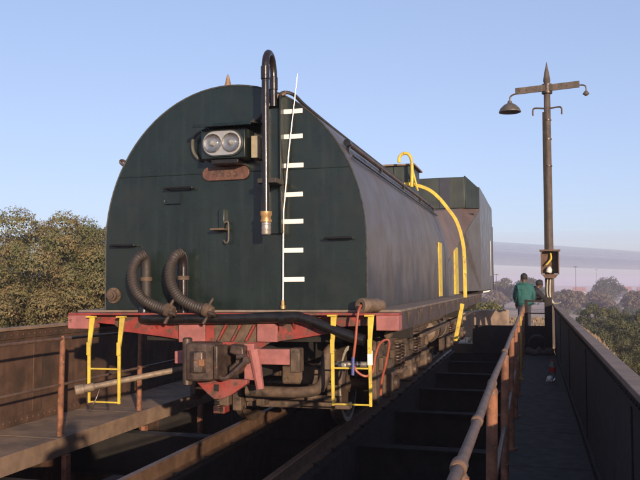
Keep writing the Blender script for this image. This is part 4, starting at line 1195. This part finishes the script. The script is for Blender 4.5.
# shrubs and trees below on the right
G2 = 'trees on the low ground to the right'
MID = (26000, .050, 90)
def pxtree(*a, **k): return tree(*a, **k)
tree('bush', 'large yellow-green bush nearest below the right girder', 'bush', 5.2, 31.0, -.45, 2.3, 2.2, L_yel, MID, G2, 11)
tree('bush', 'rounded olive bush right behind the nearest yellow-green bush', 'bush', 4.3, 40.0, .05, 1.9, 2.2, L_olive, MID, G2, 12)
tree('bush', 'grey-olive bush closest to the lamp post on the slope', 'bush', 4.2, 54.0, .15, 2.0, 2.0, L_olive, MID, G2, 13)
tree('bush', 'dark green bush cluster at the right edge of the picture', 'bush', 8.4, 58.0, -.1, 2.4, 2.2, L_dark, MID, G2, 14)
tree('bush', 'olive bush behind the dark cluster at the right edge', 'bush', 6.7, 47.0, -.9, 1.8, 1.8, L_olive, MID, G2, 15)
tree('bush', 'small grey shrub low beside the top flange of the right girder', 'bush', 3.4, 47.0, -.9, 1.3, 1.4, L_olive, (5000, .08, 26), G2, 16)
tree('cypress', 'slim dark conifer, left one of the pair on the pale field', 'conifer', 14.3, 150.0, -2.6, .55, 1.5, L_dark, (1500, .16, 16), 'conifers on the pale field', 21)
tree('cypress', 'slim dark conifer, right one of the pair on the pale field', 'conifer', 15.6, 146.0, -2.4, .65, 1.7, L_dark, (1500, .16, 16), 'conifers on the pale field', 22)
tree('cypress', 'slim dark conifer standing lower and nearer than the pair', 'conifer', 12.4, 112.0, -2.9, .55, 1.1, L_dark, (1500, .13, 16), 'conifers on the pale field', 23)
FARK = (5000, .36, 36)
tree('spreading_tree', 'broad dark spreading tree on the plain, largest of the far trees', 'tree', 27.0, 310.0, 4.2, 6.6, 3.6, L_dark, FARK, 'far trees on the plain', 31, ry=6)
tree('spreading_tree', 'broad hazy tree behind the two people', 'tree', -.5, 250.0, 3.6, 6.2, 4.2, L_dark, FARK, 'far trees on the plain', 32, ry=6)
tree('spreading_tree', 'hazy tree left of the person in teal', 'tree', -9.5, 270.0, 2.9, 6.0, 4.0, L_olive, FARK, 'far trees on the plain', 33, ry=6)
tree('spreading_tree', 'reddish brown dry shrub low right of the broad dark tree', 'tree', 25.5, 215.0, -.3, 3.6, 2.2, L_dry, FARK, 'far trees on the plain', 34, ry=5)
tree('spreading_tree', 'distant tree at the right edge of the picture', 'tree', 44.0, 320.0, 3.2, 4.4, 3.2, L_dark, FARK, 'far trees on the plain', 35)
tree('spreading_tree', 'brown shrub under the broad dark tree', 'tree', 17.5, 235.0, -.9, 5.2, 2.4, L_dry, FARK, 'far trees on the plain', 36)
tree('spreading_tree', 'hazy brown shrub just right of the lamp post', 'tree', 9.5, 220.0, -.2, 3.8, 2.4, L_dry, FARK, 'far trees on the plain', 37)
tree('bush', 'sunlit yellow-green bush beyond the parapet wall left of the railing', 'bush', -2.2, 38.0, 1.05, 1.35, 1.4, L_yel, (7000, .075, 34), 'bushes beyond the far end', 41)
tree('bush', 'olive bush behind the sunlit one next to the bunker', 'bush', -4.4, 46.0, .9, 1.7, 1.6, L_olive, (5000, .09, 30), 'bushes beyond the far end', 42)
gr = np.random.RandomState(5)
nt_ = 15000
gy = 21.6 + 65 * gr.rand(nt_) ** 1.6; gx = -7 + gr.rand(nt_) * (9 + .22 * gy)
ok = (np.hypot(gx - PC.x, gy - PC.y) > PR + .5) & ~((gx > -3.6) & (gx < -1.7))
gx, gy = gx[ok], gy[ok]
gz = np.array([ground_h(a, b) for a, b in zip(gx, gy)])
V = []; 
for k in range(5):
    an = gr.rand(len(gx)) * 6.283; hh = gr.uniform(.04, .16, len(gx)) * (.6 + .010 * gy); ww = .012 + .0006 * gy; ox = gr.normal(size=len(gx)) * .08; oy = gr.normal(size=len(gx)) * .08
    lx, ly = np.cos(an), np.sin(an); le = gr.uniform(-.5, .5, len(gx)) * hh
    V.append(np.stack([np.stack([gx + ox - lx * ww, gy + oy - ly * ww, gz - .02], 1), np.stack([gx + ox + lx * ww, gy + oy + ly * ww, gz - .02], 1), np.stack([gx + ox + ly * le, gy + oy - lx * le, gz + hh], 1)], 1))
V = np.concatenate(V).reshape(-1, 3); nf = len(V) // 3
me = bpy.data.meshes.new('dry_grass'); me.vertices.add(len(V)); me.vertices.foreach_set('co', V.ravel()); me.loops.add(len(V)); me.loops.foreach_set('vertex_index', np.arange(len(V)))
me.polygons.add(nf); me.polygons.foreach_set('loop_start', np.arange(nf) * 3); me.polygons.foreach_set('loop_total', np.full(nf, 3)); me.update(); me.validate()
me.materials.append(leaf_mat('straw', [(.20, .14, .08), (.27, .19, .12), (.17, .13, .07)], .3))
go = bpy.data.objects.new('dry_grass', me); COL.objects.link(go); tag(go, kind='stuff')
# more distant belt: individual small trees scattered over the plain
rg = random.Random(77)
protos = []
for k in range(4):
    me, lob, lr = crown_mesh(200 + k, 4.2, 4.2, 2.6, 24, 1300, .5)
    me.materials.append((L_dark, L_olive, L_dry, L_olive)[k]); protos.append(me)
bm = bmesh.new(); tube(bm, [(0, 0, 0), (.1, 0, 1.5), (0, 0, 3.0)], [.35, .26, .2], 7)
tmesh = bpy.data.meshes.new('trunk'); bm.to_mesh(tmesh); bm.free(); tmesh.materials.append(bark)
for i in range(30):
    d = rg.uniform(240, 900); a = rad(rg.uniform(-4, 12))
    x, y = d * math.sin(a), d * math.cos(a)
    g = ground_h(x, y)
    sc = rg.uniform(.6, 1.25)
    rt = thing('plain_tree', ('small dark hazy tree scattered on the far plain', 'small olive hazy tree scattered on the far plain', 'small brown leafless-looking tree scattered on the far plain', 'small olive hazy tree scattered on the far plain')[i % 4], 'tree', (x, y, g - .1), 'scattered trees over the far plain')
    c = bpy.data.objects.new('crown', protos[i % 4]); COL.objects.link(c); c.parent = rt; c.location = (0, 0, 2.6 * sc); c.scale = (sc * rg.uniform(.8, 1.5), sc, sc * rg.uniform(.7, 1.0)); c.rotation_euler = (0, 0, rg.uniform(0, 6.3)); c['kind'] = 'stuff'
    t_ = bpy.data.objects.new('trunk', tmesh); COL.objects.link(t_); t_.parent = rt; t_.scale = (sc, sc, sc)

for i in range(34):
    d = rg.uniform(85, 330); a = rad(rg.uniform(1.5, 9.5))
    x, y = d * math.sin(a), d * math.cos(a)
    g = ground_h(x, y); sc = rg.uniform(.22, .50)
    rt = thing('scrub_bush', ('low dark scrub bush on the pale plain', 'low olive scrub bush on the pale plain')[i % 2], 'bush', (x, y, g - .05), 'scrub bushes on the plain')
    c = bpy.data.objects.new('crown', protos[i % 2]); COL.objects.link(c); c.parent = rt; c.location = (0, 0, 1.9 * sc); c.scale = (sc * rg.uniform(.8, 1.4), sc, sc * rg.uniform(.7, 1.0)); c.rotation_euler = (0, 0, rg.uniform(0, 6.3)); c['kind'] = 'stuff'
    t_ = bpy.data.objects.new('trunk', tmesh); COL.objects.link(t_); t_.parent = rt; t_.scale = (sc * .5, sc * .5, sc * .6)

# ------------------------------------------------------------------ far buildings and masts
roof_r = M('roof_red', (.36, .16, .11), .8, 0, .2, 1)
wall_p = M('wall_pale', (.55, .48, .42), .85, 0, .15, 1)
winm = M('window_dark', (.03, .03, .035), .2, 0, .1, 1)
def house(x, y, w, d, h, rh, label):
    g = ground_h(x, y)
    r = thing('house', label, 'house', (x, y, g), 'far houses on the plain')
    B('wall', wall_p, r, x - w / 2, x + w / 2, y - d / 2, y + d / 2, g - .3, g + h, 0)
    bm = bmesh.new(); prism(bm, [(y - d / 2 - .4, g + h + .01), (y + d / 2 + .4, g + h + .01), (y, g + h + rh)], 'X', x - w / 2 - .4, x + w / 2 + .4); obj('roof', bm, roof_r, r)
    for k in range(int(w // 3)):
        xx = x - w / 2 + 1.5 + 3 * k
        B('window', winm, r, xx - .5, xx + .5, y - d / 2 - .03, y - d / 2 - .005, g + 1.0, g + 2.1, 0)
house(66, 620, 9, 8, 4.5, 3.6, 'far house with dull red roof right of the broad dark tree')
house(33, 600, 8, 7, 4.5, 3.2, 'far pale house with low roof left of the broad dark tree')
house(84, 660, 8, 7, 4.5, 3.0, 'far house nearest the right edge of the picture')
for x, y, h, lab in ((11.0, 215, 12.5, 'thin tall mast nearest the lamp post on the plain'), (30.0, 400, 17, 'thin mast rising beside the broad dark tree'), (-8.2, 190, 9.5, 'thin pole beside the bunker left of the people')):
    g = ground_h(x, y)
    r = thing('mast', lab, 'mast', (x, y, g), 'masts on the plain')
    bm = bmesh.new(); tube(bm, [(x, y, g - .2), (x, y, g + h)], [.09, .05], 8); obj('shaft', bm, polem, r)
    B('head_bar', polem, r, x - .5, x + .5, y - .06, y + .06, g + h - .3, g + h - .15, 0)

# ------------------------------------------------------------------ haze and smoke bank
def volume_mat(name, color, density, aniso=0.0):
    m = bpy.data.materials.new(name); m.use_nodes = True
    nt = m.node_tree; N, L = nt.nodes, nt.links
    N.remove(N['Principled BSDF'])
    pv = N.new('ShaderNodeVolumePrincipled'); pv.inputs['Color'].default_value = (*color, 1); pv.inputs['Density'].default_value = density; pv.inputs['Anisotropy'].default_value = aniso
    L.new(pv.outputs[0], N['Material Output'].inputs['Volume'])
    return m
bm = bmesh.new(); box(bm, -1500, 1500, -700, 1500, -13.0, 10.0)
tag(obj('haze', bm, volume_mat('haze', (.76, .72, .92), .0008)), kind='stuff')

# a smoke bank drifting far beyond the plain: soft-edged, nested shells of thin smoke
bm = bmesh.new()
for q in (.35, .6, .8, 1.0, 1.2):
    r_ = bmesh.ops.create_uvsphere(bm, u_segments=48, v_segments=20, radius=1)
    for v in r_['verts']:
        x = v.co.x
        v.co = Vector((x * (1300 + 200 * q), v.co.y * 260 * (.6 + .4 * q), v.co.z * (50 - 22 * x) * q + 166 - 95 * (x + .18)))
        v.co += Vector((-60, 4200, 0))
tag(obj('smoke_bank', bm, volume_mat('smoke', (.30, .33, .50), .0022)), kind='stuff')

bm = bmesh.new()
for q in (.55, .8, 1.0):
    r_ = bmesh.ops.create_uvsphere(bm, u_segments=64, v_segments=24, radius=1)
    for v in r_['verts']:
        v.co = Vector((v.co.x * 7000 + 200, v.co.y * 700 + 6400, v.co.z * 430 * q - 20))
tag(obj('smog_bank', bm, volume_mat('smog', (.72, .62, .76), .00022)), kind='stuff')
